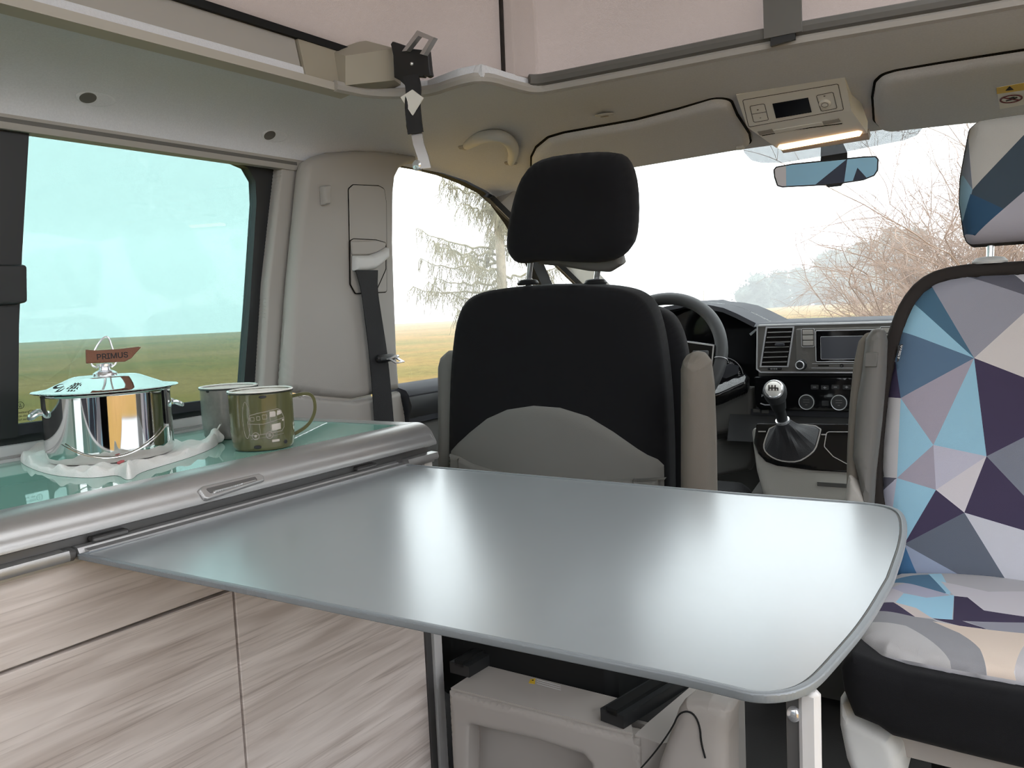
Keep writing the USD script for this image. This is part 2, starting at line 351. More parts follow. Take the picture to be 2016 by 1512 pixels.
# ================================================================ the setting
XW, XR, XC = -1.47, 0.47, -0.5                 # left wall, right wall, middle of the van
def zc(y): return np.interp(y, [-3, 1.60, 1.8, 2.05, 2.14], [1.42, 1.42, 1.395, 1.352, 1.338])
def ze(y): return np.interp(y, [-3, 1.40, 1.74, 1.92, 2.03, 2.13, 2.24, 2.34], [1.325, 1.325, 1.353, 1.353, 1.343, 1.323, 1.285, 1.23])
def zceil(x, y):
    x, y = np.asarray(x, float), np.asarray(y, float)
    d = np.minimum(x-(XW+.03), (XR-.03)-x); t = np.clip(d/.25, 0, 1); e = np.minimum(ze(y), zc(y)-.012)
    return e+(zc(y)-e)*np.sqrt(np.clip(1-(1-t)**2, 0, 1))

def on_ceiling(x, y, off=0.0):
    r = np.array([(x-1008)/FPX, -(y-756)/FPX, 1])@CAM; t = np.linspace(.4, 4, 6000); q = EYE+t[:, None]*r
    k = int(np.argmax(q[:, 2] >= zceil(q[:, 0], q[:, 1]))); return q[k]-unit(r)*off
struct('floor', cbox((XC, .9, -.02), (2.0, 4.6, .04)), floor_m)
# roof opening seen in plan; its front edge is wavy
fz = FZ(1.42)
front_edge = fz.px([(842, 182), (902, 160), (950, 151), (1006, 168), (1050, 178), (1100, 170), (1300, 131), (1520, 87), (1760, 46), (1980, 8)])
hole = np.vstack([[(-1.205, -1.25), (-1.205, 1.30), (-1.17, 1.385)], front_edge, [(.16, 1.64), (.20, 1.3), (.205, -1.25)]])
opening = poly(hole)
class Ceil:
    def to(s, uv, w=0.0):
        uv = np.asarray(uv, float); w = np.broadcast_to(w, (len(uv),))
        return np.stack([uv[:, 0], uv[:, 1], zceil(uv[:, 0], uv[:, 1])-w], 1)
plan = shapely.box(XW+.03, -1.3, XR-.03, 2.13).union(Polygon([(XW+.03, 2.1), (XW+.03, 2.33), (-1.30, 2.30), (-1.12, 2.13), (-1.12, 2.1)])).difference(opening)
ring_ = shapely.MultiLineString([[(x, -1.3), (x, 2.1)] for x in (XW+.035, XW+.045, XW+.06, XW+.085, XW+.12, XW+.17)])
head = pil(Ceil(), plan, 0.0, .025, r=.004, step=.04, seams=ring_)
head.vertices[:, 2] += 0.0
ceil_p = sthing('ceiling', 'grey fabric headliner with rolled edge around the roof opening')
obj('headliner', head, lining, ceil_p)
# light strip on the left edge of the roof opening and the rubber seal round the front edge
obj('edge_strip', ypro([(-1.225, 1.409), (-1.197, 1.413), (-1.197, 1.428), (-1.225, 1.424)], -1.25, 1.31), strip_m, ceil_p)
lip = np.array([(-1.197, 1.26)]+[(-1.185, 1.36)]+front_edge.tolist()+[(.15, 1.63)])
lip = chaikin(lip, 2, False)
obj('opening_lip', tube(np.stack([lip[:, 0], lip[:, 1]+.004, np.full(len(lip), 1.421)], 1), .011, 8), trim, ceil_p)
l2 = lip[lip[:, 0] > -.93]
obj('roof_seal', tube(np.stack([l2[:, 0], l2[:, 1]-.005, np.full(len(l2), 1.437)], 1), .012, 8), trim_dk, ceil_p)
# upstand beside the bed frame, above the strip, with its curved end piece and black gasket
obj('side_upstand', ypro([(-1.225, 1.424), (-1.205, 1.424), (-1.222, 1.503), (-1.24, 1.503)], -1.25, 1.19), trim, ceil_p)
obj('side_upstand', ypro([(-1.224, 1.424), (-1.200, 1.424), (-1.215, 1.497), (-1.238, 1.497)], 1.194, 1.31), beige, ceil_p)
obj('roof_gasket', ypro([(-1.245, 1.497), (-1.212, 1.497), (-1.212, 1.511), (-1.245, 1.511)], -1.25, 1.33), rubber, ceil_p)
obj('roof_shell', [cbox((XC, .15, 2.02), (1.6, 3.0, .03)), ypro([(-1.46, 1.45), (-1.25, 1.512), (-1.25, 1.53), (-1.48, 1.47)], -1.3, 1.6)], trim_lt, ceil_p)
# recessed lamp holes and switch in the lining
for (px_, ru, rv) in (((188, 194), .036, .010), ((540, 267), .034, .010)):
    h = on_ceiling(*px_); dz = float(zceil(h[0]+.004, h[1])-zceil(h[0]-.004, h[1]))/.008; Nn = unit((dz, 0, -1.0))
    Ff = Frame(h, (0, 1, 0), np.cross(Nn, (0, 1, 0))); g = shapely.affinity.scale(Point(0, 0).buffer(1, 12), ru, rv*1.7)
    obj('recessed_hook', pil(Ff, g, .0022, .003, .004, .006), lining, ceil_p)
    g2 = shapely.affinity.translate(shapely.affinity.scale(Point(0, 0).buffer(1, 12), ru*.45, rv*1.3), -ru*.4, 0)
    obj('hook_cup', pil(Ff, g2, .0030, .001, .004, .004), trim_dk, ceil_p)
p = on_ceiling(1190, 224)[:2]
Fc = Frame((p[0], p[1], float(zc(p[1]))-.001), (1, 0, 0), (0, -1, -.12))
obj('cap', pil(Fc, Point(0, 0).buffer(.022), .004, 0, .006, .004), trim_lt, ceil_p)
obj('cap', pil(Fc, rrect(-.010, -.006, .010, .006, .004), .006, 0, .002, .004), trim, ceil_p)

# left body side: lower wall, window post, rail above the window
FW = FX(XW)
wl = sthing('wall_left', 'grey left body side with window post and roller blind rail')
pane_px = [(50, 257), (460, 318), (488, 330), (503, 356), (505, 400), (492, 600), (478, 790), (28, 852), (30, 640)]
pane_uv = FW.px(pane_px); PY0, PY1 = .74, 1.21
frame_uv = np.vstack([[(.3, 1.325), (.3, .79)], FW.px([(505, 812), (520, 560), (546, 330)]), [(1.345, 1.325)]])
lower = shapely.box(-1.3, 0, 1.62, .80)
obj('lower_panel', ext(FX(XW-.005), lower, -.03, 0), trim, wl)
obj('rear_panel', ext(FX(XW-.005), shapely.box(-1.3, .8, .3, 1.34), -.03, 0), trim, wl)
post = FX(XW+.012)
obj('window_post', pil(post, post.px([(546, 322), (586, 330), (562, 560), (548, 840), (503, 840), (520, 560)]), .012, .03, .008, .02), trim, wl)
obj('dark_seam', ext(FX(XW+.012), FX(XW+.012).px([(586, 334), (591, 334), (560, 690), (551, 835), (545, 835), (556, 640)]), -.01, .004), groove, wl)
obj('blind_rail', ypro([(XW-.01, 1.305), (XW+.028, 1.303), (XW+.032, 1.312), (XW+.030, 1.330), (XW+.022, 1.337), (XW-.01, 1.338)], -.6, 1.415), trim, wl)
obj('blind_slot', ypro([(XW+.026, 1.3135), (XW+.0328, 1.3135), (XW+.0320, 1.3205), (XW+.026, 1.3205)], -.6, 1.385), trim_dk, wl)
w1 = sthing('window_1', 'green tinted sliding side window in a black frame')
pg = poly(pane_uv)
obj('window_frame', ext(FW, poly(frame_uv).difference(pg).difference(rrect(.35, .83, .66, 1.295, .03)), -.022, 0), black, w1)
obj('window_frame', ext(FX(XW+.003), poly(FX(XW+.003).px([(-60, 868), (20, 858), (400, 806), (400, 788), (20, 836), (-60, 846)])), -.005, .010), dash_top, w1)
obj('window_divider', ext(FX(XW+.004), FX(XW+.004).px([(-60, 246), (50, 258), (36, 500), (30, 640), (28, 860), (-60, 870)]), -.01, .012), black, w1)
Fl = FX(XW+.017)
obj('latch', pil(Fl, rounded(poly(Fl.px([(-30, 521), (48, 521), (49, 596), (28, 600), (-30, 604)])), .006), .012, 0, .004, .006), black, w1)
obj('pane', ext(FX(XW-.012), Polygon([(.70, .80), (1.26, .80), (1.34, 1.32), (.74, 1.32)]), -.004, 0), win_tint, w1)
obj('pane', ext(FX(XW-.010), shapely.box(.32, .80, .69, 1.32), -.004, 0), win_tint, w1)
Fm = FX(XW-.0105)
lp = Fm.px([(40, 798)])[0]; ms = [ext(Fm, Point(lp).buffer(.0062).difference(Point(lp).buffer(.0054)), 0, .0004),
     text(Fm, 'V', lp[0], lp[1]+.0022, .004, .0004, bold=False), text(Fm, 'W', lp[0], lp[1]-.0022, .004, .0004, bold=False)]
for k, s_ in enumerate(('SICHERHEIT', '43R-000', 'DOT AS2')):
    q = Fm.px([(44, 812+k*7)])[0]; ms.append(text(Fm, s_, q[0], q[1], .0028, .0004, bold=False))
q = Fm.px([(62, 813)])[0]; ms += [ext(Fm, Point(q).buffer(.0052).difference(Point(q).buffer(.0046)), 0, .0004), text(Fm, 'E', q[0], q[1], .0042, .0004, bold=False)]
obj('glass_marking', ms, ink, w1)

# B-pillar trim with the belt outlet
FB = FX(-1.425)
bp = sthing('trim_1', 'tall grey pillar trim beside the driver door with belt outlet')
up = FB.px([(588, 338), (594, 320), (612, 309), (640, 301), (700, 297), (760, 300), (810, 306), (812, 322), (795, 324), (778, 334), (769, 352), (766, 380), (765, 480), (769, 600), (773, 700), (778, 766), (742, 774), (690, 785), (640, 781), (550, 770), (566, 560)])
obj('upper_trim', pil(FB, up, .022, .02, .018, .022), trim, bp)
lo = FB.px([(549, 773), (640, 785), (690, 789), (744, 778), (779, 770), (792, 835), (806, 905), (540, 905)])
obj('lower_trim', pil(FB, lo, .022, .02, .012, .022), trim, bp)
FBs = FX(-1.402)
pan = rounded(poly(FBs.px([(686, 372), (695, 364), (745, 366), (756, 372), (760, 400), (761, 575), (700, 578), (690, 560)])), .008)
obj('panel_joint', ext(FBs, pan.buffer(.0014), -.003, .0006), groove, bp)
obj('outlet_panel', pil(FBs, pan, .0028, .003, .004, .012), trim, bp)
oj = rounded(poly(FX(-1.3985).px([(689, 474), (696, 470), (740, 472), (760, 478), (760, 530), (740, 575), (700, 578), (690, 560)])), .006)
obj('outlet_joint', ext(FX(-1.3985), oj.buffer(.0008).difference(oj.buffer(-.0008)), -.003, .0004), groove, bp)
Fo = FX(-1.398)
obj('belt_hood', pil(Fo, rounded(poly(Fo.px([(693, 503), (725, 503), (745, 495), (760, 485), (761, 508), (748, 520), (735, 530), (715, 534), (693, 534)])), .004), .016, 0, .010, .006), trim_lt, bp)
obj('outlet_cover', pil(Fo, rounded(poly(Fo.px([(690, 475), (740, 473), (759, 478), (757, 488), (740, 497), (722, 502), (692, 502)])), .004), .005, 0, .004, .006), trim, bp)
obj('coat_hook', [pil(FBs, rounded(poly(FBs.px([(629, 367), (645, 364), (644, 403), (631, 405)])), .003), .014, 0, .004, .005)], trim, bp)

# driver door: ledge, dark band, lower panel, frame and clear pane
d1 = sthing('door_1', 'driver door with clear window and dark sill')
FD = FX(-1.45)
wtop = FD.px([(760, 300), (792, 326), (830, 334), (870, 343), (920, 361), (950, 375), (975, 396), (1000, 426), (1018, 460)])
yt = np.concatenate([wtop[:, 0], [2.9]]); zt = np.concatenate([wtop[:, 1], [.93]])
obj('pane', ext(FX(-1.475), shapely.box(1.55, .70, 3.1, 1.36), -.004, 0), win_clear, d1)
gask_px = [(784, 322), (830, 329), (870, 338), (920, 354), (965, 374), (1000, 402), (1030, 445), (1060, 500), (1090, 570)]
inn_px = [(790, 326), (830, 333), (870, 343), (910, 358), (950, 378), (975, 400), (1003, 438), (1018, 465), (1045, 520), (1078, 590)]
obj('window_gasket', ext(FD, poly(np.vstack([FD.px(gask_px), FD.px(inn_px)[::-1]])), -.02, .004), rubber, d1)
obj('sill', ypro([(-1.475, .70), (-1.475, .795), (-1.43, .795), (-1.395, .785), (-1.385, .772), (-1.39, .70)], 1.66, 3.0), dash_top, d1)
obj('door_card', cbox((-1.43, 2.35, .36), (.06, 1.4, .68), .01), dash_low, d1)
obj('door_band', ypro([(-1.43, .70), (-1.388, .715), (-1.378, .745), (-1.385, .768), (-1.40, .77), (-1.43, .765)], 1.66, 2.95), black, d1)

# windscreen, A-pillar, header band
ws = sthing('window_2', 'clear windscreen with a dotted shade patch behind the mirror')
FWS = FS(2.95, .86, 2.17, 1.345)
L_ = math.hypot(.78, .485)
obj('pane', ext(FWS, shapely.box(-1.42, 0, .42, L_+.01), -.005, 0), win_clear, ws)
fp = FWS.px([(1466, 297), (1480, 312), (1500, 317), (1540, 317), (1640, 300), (1780, 272), (1806, 262), (1820, 244), (1824, 222), (1600, 250), (1462, 282)])
obj('shade_patch', ext(FWS, rounded(poly(fp), .01), .002, .006), frit, ws)
ap = sthing('trim_2', 'grey pillar trim with grab handle between driver window and windscreen')
A0, A1 = np.array((-1.425, 2.19, 1.318)), np.array((-1.42, 3.04, .90))
pth = np.array([A0+(A1-A0)*t for t in np.linspace(0, 1, 12)]); 
obj('pillar_trim', strap(pth, .085, .05, (.55, .55, .62)), trim, ap)
obj('pillar_edge', strap(pth+[-.01, -.06, -.01], .02, .03, (.3, .8, .4)), rubber, ap)
mid = A0+(A1-A0)*.40; hd = unit(A1-A0); nrm = unit((.6, -.75, .2))
gh = np.array([mid+hd*t+nrm*h for t, h in ((-.085, .015), (-.08, .045), (-.05, .062), (0, .066), (.05, .062), (.08, .045), (.085, .015))])
obj('grab_handle', tube(chaikin(gh, 2, False), .013, 8), trim_lt, ap)
obj('pane', ext(FX(XR), shapely.box(1.67, .70, 2.9, 1.33), -.004, 0), win_clear, sthing('door_2', 'passenger door pane'))
# the parts of the van outside the picture: right side with the open sliding door, tail, front bulkhead
struct('wall_right', [cbox((XR+.02, 1.50, .66), (.05, .32, 1.32)), cbox((XR+.02, 2.35, .36), (.06, 1.5, .72)), cbox((XR+.02, -.85, .66), (.05, .9, 1.32)), cbox((XR+.02, .6, 1.31), (.05, 2.2, .06)), cbox((XR+.02, -.85, .40), (.05, .9, .8))], trim)
struct('wall_back', [cbox((XC, -1.32, .38), (2.0, .04, .76)), cbox((-1.42, -1.32, 1.05), (.16, .04, .62)), cbox((.42, -1.32, 1.05), (.16, .04, .62))], trim)

# ================================================================ pop-up roof canvas, latch and strap
cv = thing('roof_canvas', 'pale pinkish fabric bellows of the raised pop-up roof with dark seam', 'roof canvas')
def ribbon(path, z0, z1, nz=14, amp=.004, seed=1):
    p = np.asarray(path, float); zs = np.linspace(z0, z1, nz)
    t = np.gradient(p, axis=0); nrm = np.stack([t[:, 1], -t[:, 0]], 1); nrm /= np.linalg.norm(nrm, axis=1, keepdims=True)
    s = np.concatenate([[0], np.cumsum(np.linalg.norm(np.diff(p, axis=0), axis=1))]); V = []
    for k, z in enumerate(zs):
        d = amp*(np.sin(s*9+z*6+seed)+.6*np.sin(s*21-z*11+seed*2))*min(1, k/3)
        V.append(np.column_stack([p+nrm*d[:, None], np.full(len(p), z)]))
    V = np.vstack(V); n = len(p); f = []
    for i in range(nz-1):
        for j in range(n-1): q = (i*n+j, i*n+j+1, (i+1)*n+j+1, (i+1)*n+j); f += [(q[0], q[1], q[2]), (q[0], q[2], q[3])]
    return trimesh.Trimesh(V, f, process=False)
fe = front_edge[front_edge[:, 0] > -.955]+[0, .018]
side_path = np.vstack([[(-1.228, y) for y in np.linspace(-1.25, 1.28, 30)], [(-1.215, 1.36), (-1.17, 1.425), (-1.10, 1.458), (-1.03, 1.485), (-.965, 1.508)]])
i0 = np.argmin(np.abs(fe[:, 0]+.94))
fpth = np.vstack([[(-.965, 1.508)], fe[fe[:, 0] > -.94], [(.2, 1.66)]]); fp2 = []
for a, b in zip(fpth[:-1], fpth[1:]): fp2 += [a+(b-a)*t for t in np.linspace(0, 1, 8)[:-1]]
fp2.append(fpth[-1]); fp2 = np.array(fp2)
obj('side_panel', ribbon(side_path, 1.43, 2.0, amp=.007, seed=2), canvas, cv, smooth=True)
obj('front_panel', ribbon(fp2, 1.425, 2.0, seed=5), canvas, cv, smooth=True)
obj('panel_seam', tube([(-.962, 1.503, 1.42), (-.960, 1.503, 1.6), (-.962, 1.503, 1.99)], .0045, 8), piping, cv)
Fq = FY(1.566)
obj('flap_strap', ext(Fq, poly(Fq.px([(1503, -40), (1578, -40), (1580, 63), (1506, 78)])), 0, .006), trim_dk, cv)
obj('strap_anchor', ext(Fq, poly(Fq.px([(1518, 70), (1566, 62), (1566, 78), (1518, 92)])), -.004, .004), black, cv)

lt = thing('roof_latch', 'black roof latch plate with metal loop and webbing strap at the opening corner', 'latch')
Fh = FX(-1.185); Fh2 = FY(1.365)
hb = np.vstack([Fh.to(Fh.px([(680, 110), (742, 86), (746, 172), (680, 168)])), Fh2.to(Fh2.px([(759, 90), (777, 95), (777, 158), (759, 172)]))])
hb = np.vstack([hb, hb[:4]+[-.05, 0, .02], hb[4:]+[-.02, .05, 0]])
obj('housing', pts_hull(hb), beige, lt)
Fk = FY(1.352)
plate = rounded(poly(Fk.px([(772, 88), (776, 82), (806, 92), (812, 96), (846, 100), (850, 140), (852, 150), (846, 154), (838, 150), (836, 154), (812, 152), (806, 175), (790, 160), (779, 154), (777, 110)])), .002)
obj('latch_plate', pil(Fk, plate, .006, .006, .002, .006), black, lt)
fr = poly(Fk.px([(803, 105), (833, 64), (866, 78), (846, 112), (838, 110), (856, 82), (835, 75), (812, 104)]))
obj('metal_loop', ext(Fk, fr, .006, .018), alu, lt)
obj('bolt', spin(Fk, [(0, .009), (.003, .008), (.004, .005)], *Fk.px([(815, 127)])[0], 12), chrome, lt)
stp = np.array([Fk.at(814, 150, .008), Fk.at(823, 178, .012), Fk.at(822, 205, .016), Fk.at(824, 240, .014), Fk.at(826, 264, .012)])
obj('webbing_strap', strap(chaikin(stp, 2, False), .032, .004, (1, .25, .05)), webbing, lt)
obj('webbing_strap', tube([Fk.at(817+9*math.cos(a), 258+13*math.sin(a)-10, .006) for a in np.linspace(0, 2*np.pi, 15)[:-1]], .0045, 8, True), webbing, lt)
obj('diamond_label', ext(Fk, poly(Fk.px([(801, 195), (824, 180), (845, 196), (824, 230)])), .0165, .0195), white_pl, lt, label='white diamond label')
bar = [Fk.at(824, 262, .006), Fk.at(829, 285, .007), Fk.at(837, 310, .006), Fk.at(841, 332, .004)]
obj('metal_tongue', strap(bar, .022, .0035, (1, .3, 0)), alu, lt)
b_ = Fk.px([(828, 326)])[0]
obj('tongue_pin', spin(Fk, [(0, .014), (.008, .013), (.0105, .010), (.0105, .0)], b_[0]-.002, b_[1], 16), chrome, lt)

# grab handle over the driver door
gpath = np.array([on_ceiling(x, y, o) for x, y, o in ((916, 289, .0), (928, 280, .022), (950, 269, .045), (984, 266, .055), (1006, 280, .052), (1012, 299, .030), (1006, 320, .0))])
gb = thing('grab_handle', 'light grey curved roof grab handle above the driver door', 'grab handle')
obj('grip', tube(chaikin(gpath, 3, False), [.004, .012, .014, .015, .015, .015, .015, .012, .009], 12), trim_lt, gb)
obj('mount', cbox(gpath[0], (.03, .03, .012), .005), trim, gb)
obj('mount', cbox(gpath[-1], (.03, .03, .012), .005), trim, gb)

# sun visors
def visor(name, px, label, y0=1.80, z0=1.3985, y1=2.10, z1=1.338):
    t = thing(name, label, 'sun visor'); F = FS(y1, z1-.004, y0, z0-.004)
    g = rounded(poly(F.px(px)), .03)
    obj('pad', pil(F, g, .016, .004, .020, .014), lining, t)
    obj('pad_gap', pil(F, g.buffer(.004), .0022, .003, .002, .014), groove, t); return t, F
vl, FV = visor('sun_visor', [(1046, 345), (1047, 308), (1056, 290), (1080, 270), (1110, 261), (1250, 236), (1335, 214), (1420, 188), (1438, 196), (1450, 225), (1474, 262), (1478, 283), (1250, 322), (1120, 344)], 'grey fabric sun visor over the driver seat')
ck = FV.px([(1458, 276)])[0]
obj('visor_clip', cbox((ck[0], ck[1], .018), (.018, .012, .008), .002, FV), trim_lt, vl)
vr, FV2 = visor('sun_visor', [(1719, 190), (1724, 160), (1738, 146), (1765, 138), (1860, 122), (2016, 98), (2100, 86), (2100, 213), (2016, 227), (1900, 234), (1760, 250), (1738, 252), (1722, 236)], 'grey sun visor with yellow and white warning sticker, right of the ceiling console')
st = FV2.px([(1962, 156), (2016, 146), (2060, 138), (2060, 190), (2016, 190), (1969, 199)])
obj('warning_sticker', ext(FV2, poly(st), .0155, .0168), white_pl, vr, label='white and yellow warning sticker')
obj('sticker_band', ext(FV2, poly(FV2.px([(1962, 156), (2060, 138), (2060, 154), (1963, 168)])), .0166, .0174), yellow, vr)
obj('sticker_sign', [ext(FV2, poly(FV2.px([(1980, 161), (1988, 152), (1996, 159)])), .017, .0180)], ink, vr)
cs = FV2.px([(1991, 178)])[0]; ell = Point(0, 0).buffer(1, 24)
ring = shapely.affinity.translate(shapely.affinity.scale(ell, .0195, .0195), *cs); ring2 = shapely.affinity.translate(shapely.affinity.scale(ell, .0165, .0165), *cs)
bar_ = lines([[(cs[0]-.012, cs[1]+.011), (cs[0]+.012, cs[1]-.011)]], .003)
fig = lines([[(cs[0]-.009, cs[1]-.006), (cs[0]+.003, cs[1]-.003), (cs[0]+.010, cs[1]+.004)], [(cs[0]+.001, cs[1]-.003), (cs[0]-.002, cs[1]+.006)]], .003)
obj('sticker_sign', ext(FV2, ring.difference(ring2).union(bar_), .017, .0180), red_ink, vr)
obj('sticker_sign', ext(FV2, fig.union(Point(cs[0]+.003, cs[1]+.006).buffer(.003)), .017, .0178), ink, vr)

# ceiling console with display and lit lamp bar
oc = thing('ceiling_console', 'light grey ceiling console with blank display and lit lamp strip', 'ceiling console')
P3 = lambda y, x, yy: FY(y).at(x, yy)
TL = on_ceiling(1449, 187, .006); Ya = float(TL[1]); Yb, Yc = Ya+.090, Ya+.185
ML, BL, BR = P3(Yb, 1471, 250), P3(Yc, 1528, 291), P3(Yc, 1708, 262)
MR = Frame(BL, BR-BL, ML-BL).at(1676, 218); TR = Frame(ML, MR-ML, TL-ML).at(1663, 151)
up_ = np.array([0, .012, .07]); 
obj('body', [pts_hull([TL, TR, ML, MR, TL+up_, TR+up_, ML+up_, MR+up_]), pts_hull([ML, MR, BL, BR, ML+up_, MR+up_, BL+up_*.35, BR+up_*.35])], console_m, oc)
FO = Frame(ML, MR-ML, TL-ML); FO2 = Frame(BL, BR-BL, ML-BL)
def groove_rect(F, px, w=.0012, r=.004, lift=.0006):
    g = rounded(poly(F.px(px)), r); return ext(F, g.buffer(w/2).difference(g.buffer(-w/2)), -.002, lift)
obj('face_joint', [groove_rect(FO, [(1462, 197), (1650, 165), (1661, 216), (1474, 250)]), groove_rect(FO, [(1476, 209), (1505, 204), (1513, 236), (1484, 241)]), groove_rect(FO, [(1607, 188), (1640, 181), (1648, 213), (1617, 219)]), ext(FO, lines([FO.px([(1480, 225), (1509, 220)])], .001), -.002, .0005)], trim_dk, oc)
obj('display', ext(FO, poly(FO.px([(1521, 204), (1591, 192), (1598, 220), (1528, 232)])), -.002, .0015), screen, oc)
bt = FO.px([(1624, 203)])[0]
obj('rotary_button', [spin(FO, [(0, .0045), (.0095, .0045), (.0115, .002), (.0115, -.001)], bt[0], bt[1], 20)], console_m, oc)
obj('button_mark', spin(FO, [(.006, .0048), (.007, .0048), (.007, .0052), (.006, .0052)], bt[0], bt[1], 20), trim_dk, oc)
for s_, p_ in (('+', (1492, 216)), ('-', (1497, 232)), ('*', (1623, 189))): obj('button_mark', text(FO, s_, *FO.px([p_])[0], .006, .0008, bold=False), trim_dk, oc)
obj('switch', ext(FO2, poly(FO2.px([(1491, 259), (1520, 253), (1524, 260), (1496, 266)])), -.003, .0008), trim, oc)
obj('switch', ext(FO2, poly(FO2.px([(1619, 239), (1651, 233), (1655, 239), (1622, 246)])), -.003, .0008), trim, oc)
obj('switch', ext(FO2, poly(FO2.px([(1522, 256), (1617, 240), (1620, 245), (1526, 262)])), -.003, .0012), console_m, oc)
obj('slot', ext(FO2, lines([FO2.px([(1500, 267), (1560, 256), (1658, 243)])], .0022), -.003, .0006), groove, oc)
LA = FO2.px([(1531, 290), (1534, 285), (1690, 257), (1698, 259), (1694, 266), (1540, 294)])
obj('lamp_strip', pil(FO2, rounded(poly(LA), .002), .004, .002, .004, .006), lamp_glow, oc, label='glowing lamp strip')
sh = [P3(Yc, 1533, 292), P3(Yc, 1708, 262), P3(Yc+.015, 1711, 276), P3(Yc+.015, 1541, 303)]
obj('lamp_shroud', pts_hull([q+d for q in sh for d in (np.array((0, .004, .002)), np.array((0, .02, .012)))]), trim, oc)

# rear-view mirror
rm = thing('rear_view_mirror', 'rectangular rear-view mirror hanging from the windscreen', 'mirror')
pc = FY(2.13).at(1625, 337)
# aimed so that the rear bench shows in it
tgt = np.array((-.45, -.55, .80)); nm = unit(unit(EYE-pc)+unit(tgt-pc))
FMr = Frame(pc, np.cross((0, 0, 1.0), nm), np.cross(nm, np.cross((0, 0, 1.0), nm)))
mo = rounded(poly(FMr.px([(1523, 334), (1528, 328), (1560, 322), (1700, 308), (1724, 307), (1730, 313), (1729, 335), (1722, 346), (1700, 355), (1640, 364), (1540, 369), (1530, 366), (1524, 348)])), .004)
obj('housing', pil(FMr, mo, .0, .028, .016, .008), black, rm)
obj('bezel', ext(FMr, mo.difference(mo.buffer(-.0028)), -.002, .003), black, rm)
obj('reflector', ext(FMr, mo.buffer(-.0026), .0, .0016), mirror, rm)
obj('dimmer_tab', pil(FMr, rounded(poly(FMr.px([(1624, 363), (1662, 358), (1656, 366), (1630, 369)])), .002), .004, .008, .003, .004), black, rm)
m0 = FMr.at(1640, 315, -.02); m1 = FWS.at(1645, 288, .0)
obj('mount', pts_hull(np.vstack([FY(m0[1]).to(FY(m0[1]).px([(1615, 322), (1668, 314), (1668, 300), (1617, 308)])), FY(m1[1]-.02).to(FY(m1[1]-.02).px([(1616, 285), (1658, 278), (1668, 300), (1618, 308)]))])), black, rm)

# ================================================================ kitchen
KX = -1.05
kc = thing('kitchen_cabinet', 'pale wood grained camper kitchen cabinet along the left side', 'cabinet')
obj('carcass', cbox((-1.25, .50, .35), (.36, 1.58, .66), .002), trim_dk, kc)
FK = FX(KX)
def panel(name, y0, y1, z0, z1): return obj(name, pil(FK, rrect(y0, z0, y1, z1, .001), .0, .016, .0012, .05) if False else cbox((KX-.008, (y0+y1)/2, (z0+z1)/2), (.016, y1-y0, z1-z0), .0015), wood, kc)
panel('drawer_front', -.30, .824, .5815, .694); panel('drawer_front', -.30, .824, .10, .5765)
panel('cupboard_door', .828, 1.2635, .06, .694)
obj('end_profile', [ypro([(KX-.02, .05), (KX+.002, .05), (KX+.002, .694), (KX-.02, .694)], 1.2655, 1.281), ypro([(KX-.02, .05), (KX-.003, .05), (KX-.003, .694), (KX-.02, .694)], 1.281, 1.288)], alu_dk, kc)
leg_m = mat('pale_grey_leg_paint', (206, 204, 202), .4)
obj('end_profile', ypro([(KX-.02, .05), (KX+.004, .05), (KX+.004, .694), (KX-.02, .694)], 1.288, 1.312), leg_m, kc)
obj('end_panel', cbox((-1.26, 1.300, .37), (.40, .022, .66), .002), trim_lt, kc)
obj('plinth', cbox((-1.26, .5, .03), (.38, 1.6, .06), .002), trim_dk, kc)
WT = .766
wtp = thing('worktop', 'tinted glass hob lid in a rounded aluminium frame on the kitchen', 'worktop')
obj('glass_lid', cbox((-1.262, .52, WT-.004), (.408, 1.46, .008), .001), hob_glass, wtp, label='green tinted glass')
nose = [(-1.075, .730), (-1.075, .7665)] + [(-1.062+.040*math.sin(a)-.0, .7345+.0325*math.cos(a)) for a in np.linspace(0, 1.35, 10)] + [(-1.020, .738), (-1.0165, .732), (-1.0165, .7265), (-1.020, .7245), (-1.04, .7245)]
obj('nose_profile', ypro(nose, -.3, 1.285), alu, wtp)
cap = Polygon([(-1.465, 1.25), (-1.07, 1.25), (-1.03, 1.25), (-1.018, 1.258), (-1.018, 1.285), (-1.026, 1.302), (-1.05, 1.31), (-1.465, 1.31)])
obj('end_frame', [ext(FZ(WT), Polygon([(-1.465, 1.25), (-1.066, 1.25), (-1.066, 1.285), (-1.465, 1.285)]), -.03, .0012)], alu, wtp)
obj('end_cap', [pts_hull([(x, y, z) for x, z in nose for y in (1.285, 1.292)]+[(-1.075, 1.308, .735), (-1.075, 1.306, .752), (-1.05, 1.308, .735), (-1.035, 1.304, .74), (-1.046, 1.302, .755)]), cbox((-1.268, 1.295, WT-.012), (.39, .022, .02), .004)], alu, wtp)
obj('rear_rail', [ypro([(-1.478, .762), (-1.452, .762), (-1.452, .7705), (-1.478, .7705)], -.3, 1.29), ypro([(-1.489, .7705), (-1.464, .7705), (-1.467, .790), (-1.489, .802)], -.3, 1.30)], trim_lt, wtp)
obj('rear_rail', ypro([(-1.463, .7685), (-1.4575, .7685), (-1.4575, .7745), (-1.463, .7745)], -.3, 1.29), alu, wtp)
tt = np.array([math.sin(1.0)*.040-1.062, .7345+.0325*math.cos(1.0)]); nn_ = unit((math.sin(1.0), 0, math.cos(1.0)*1.2))
FN = Frame((tt[0], 0, tt[1]), (0, 1, 0), np.cross(nn_, (0, 1, 0)))
cg = rounded(poly(FN.px([(389, 966), (398, 958), (508, 933), (518, 938), (520, 948), (410, 985), (402, 984)])), .003)
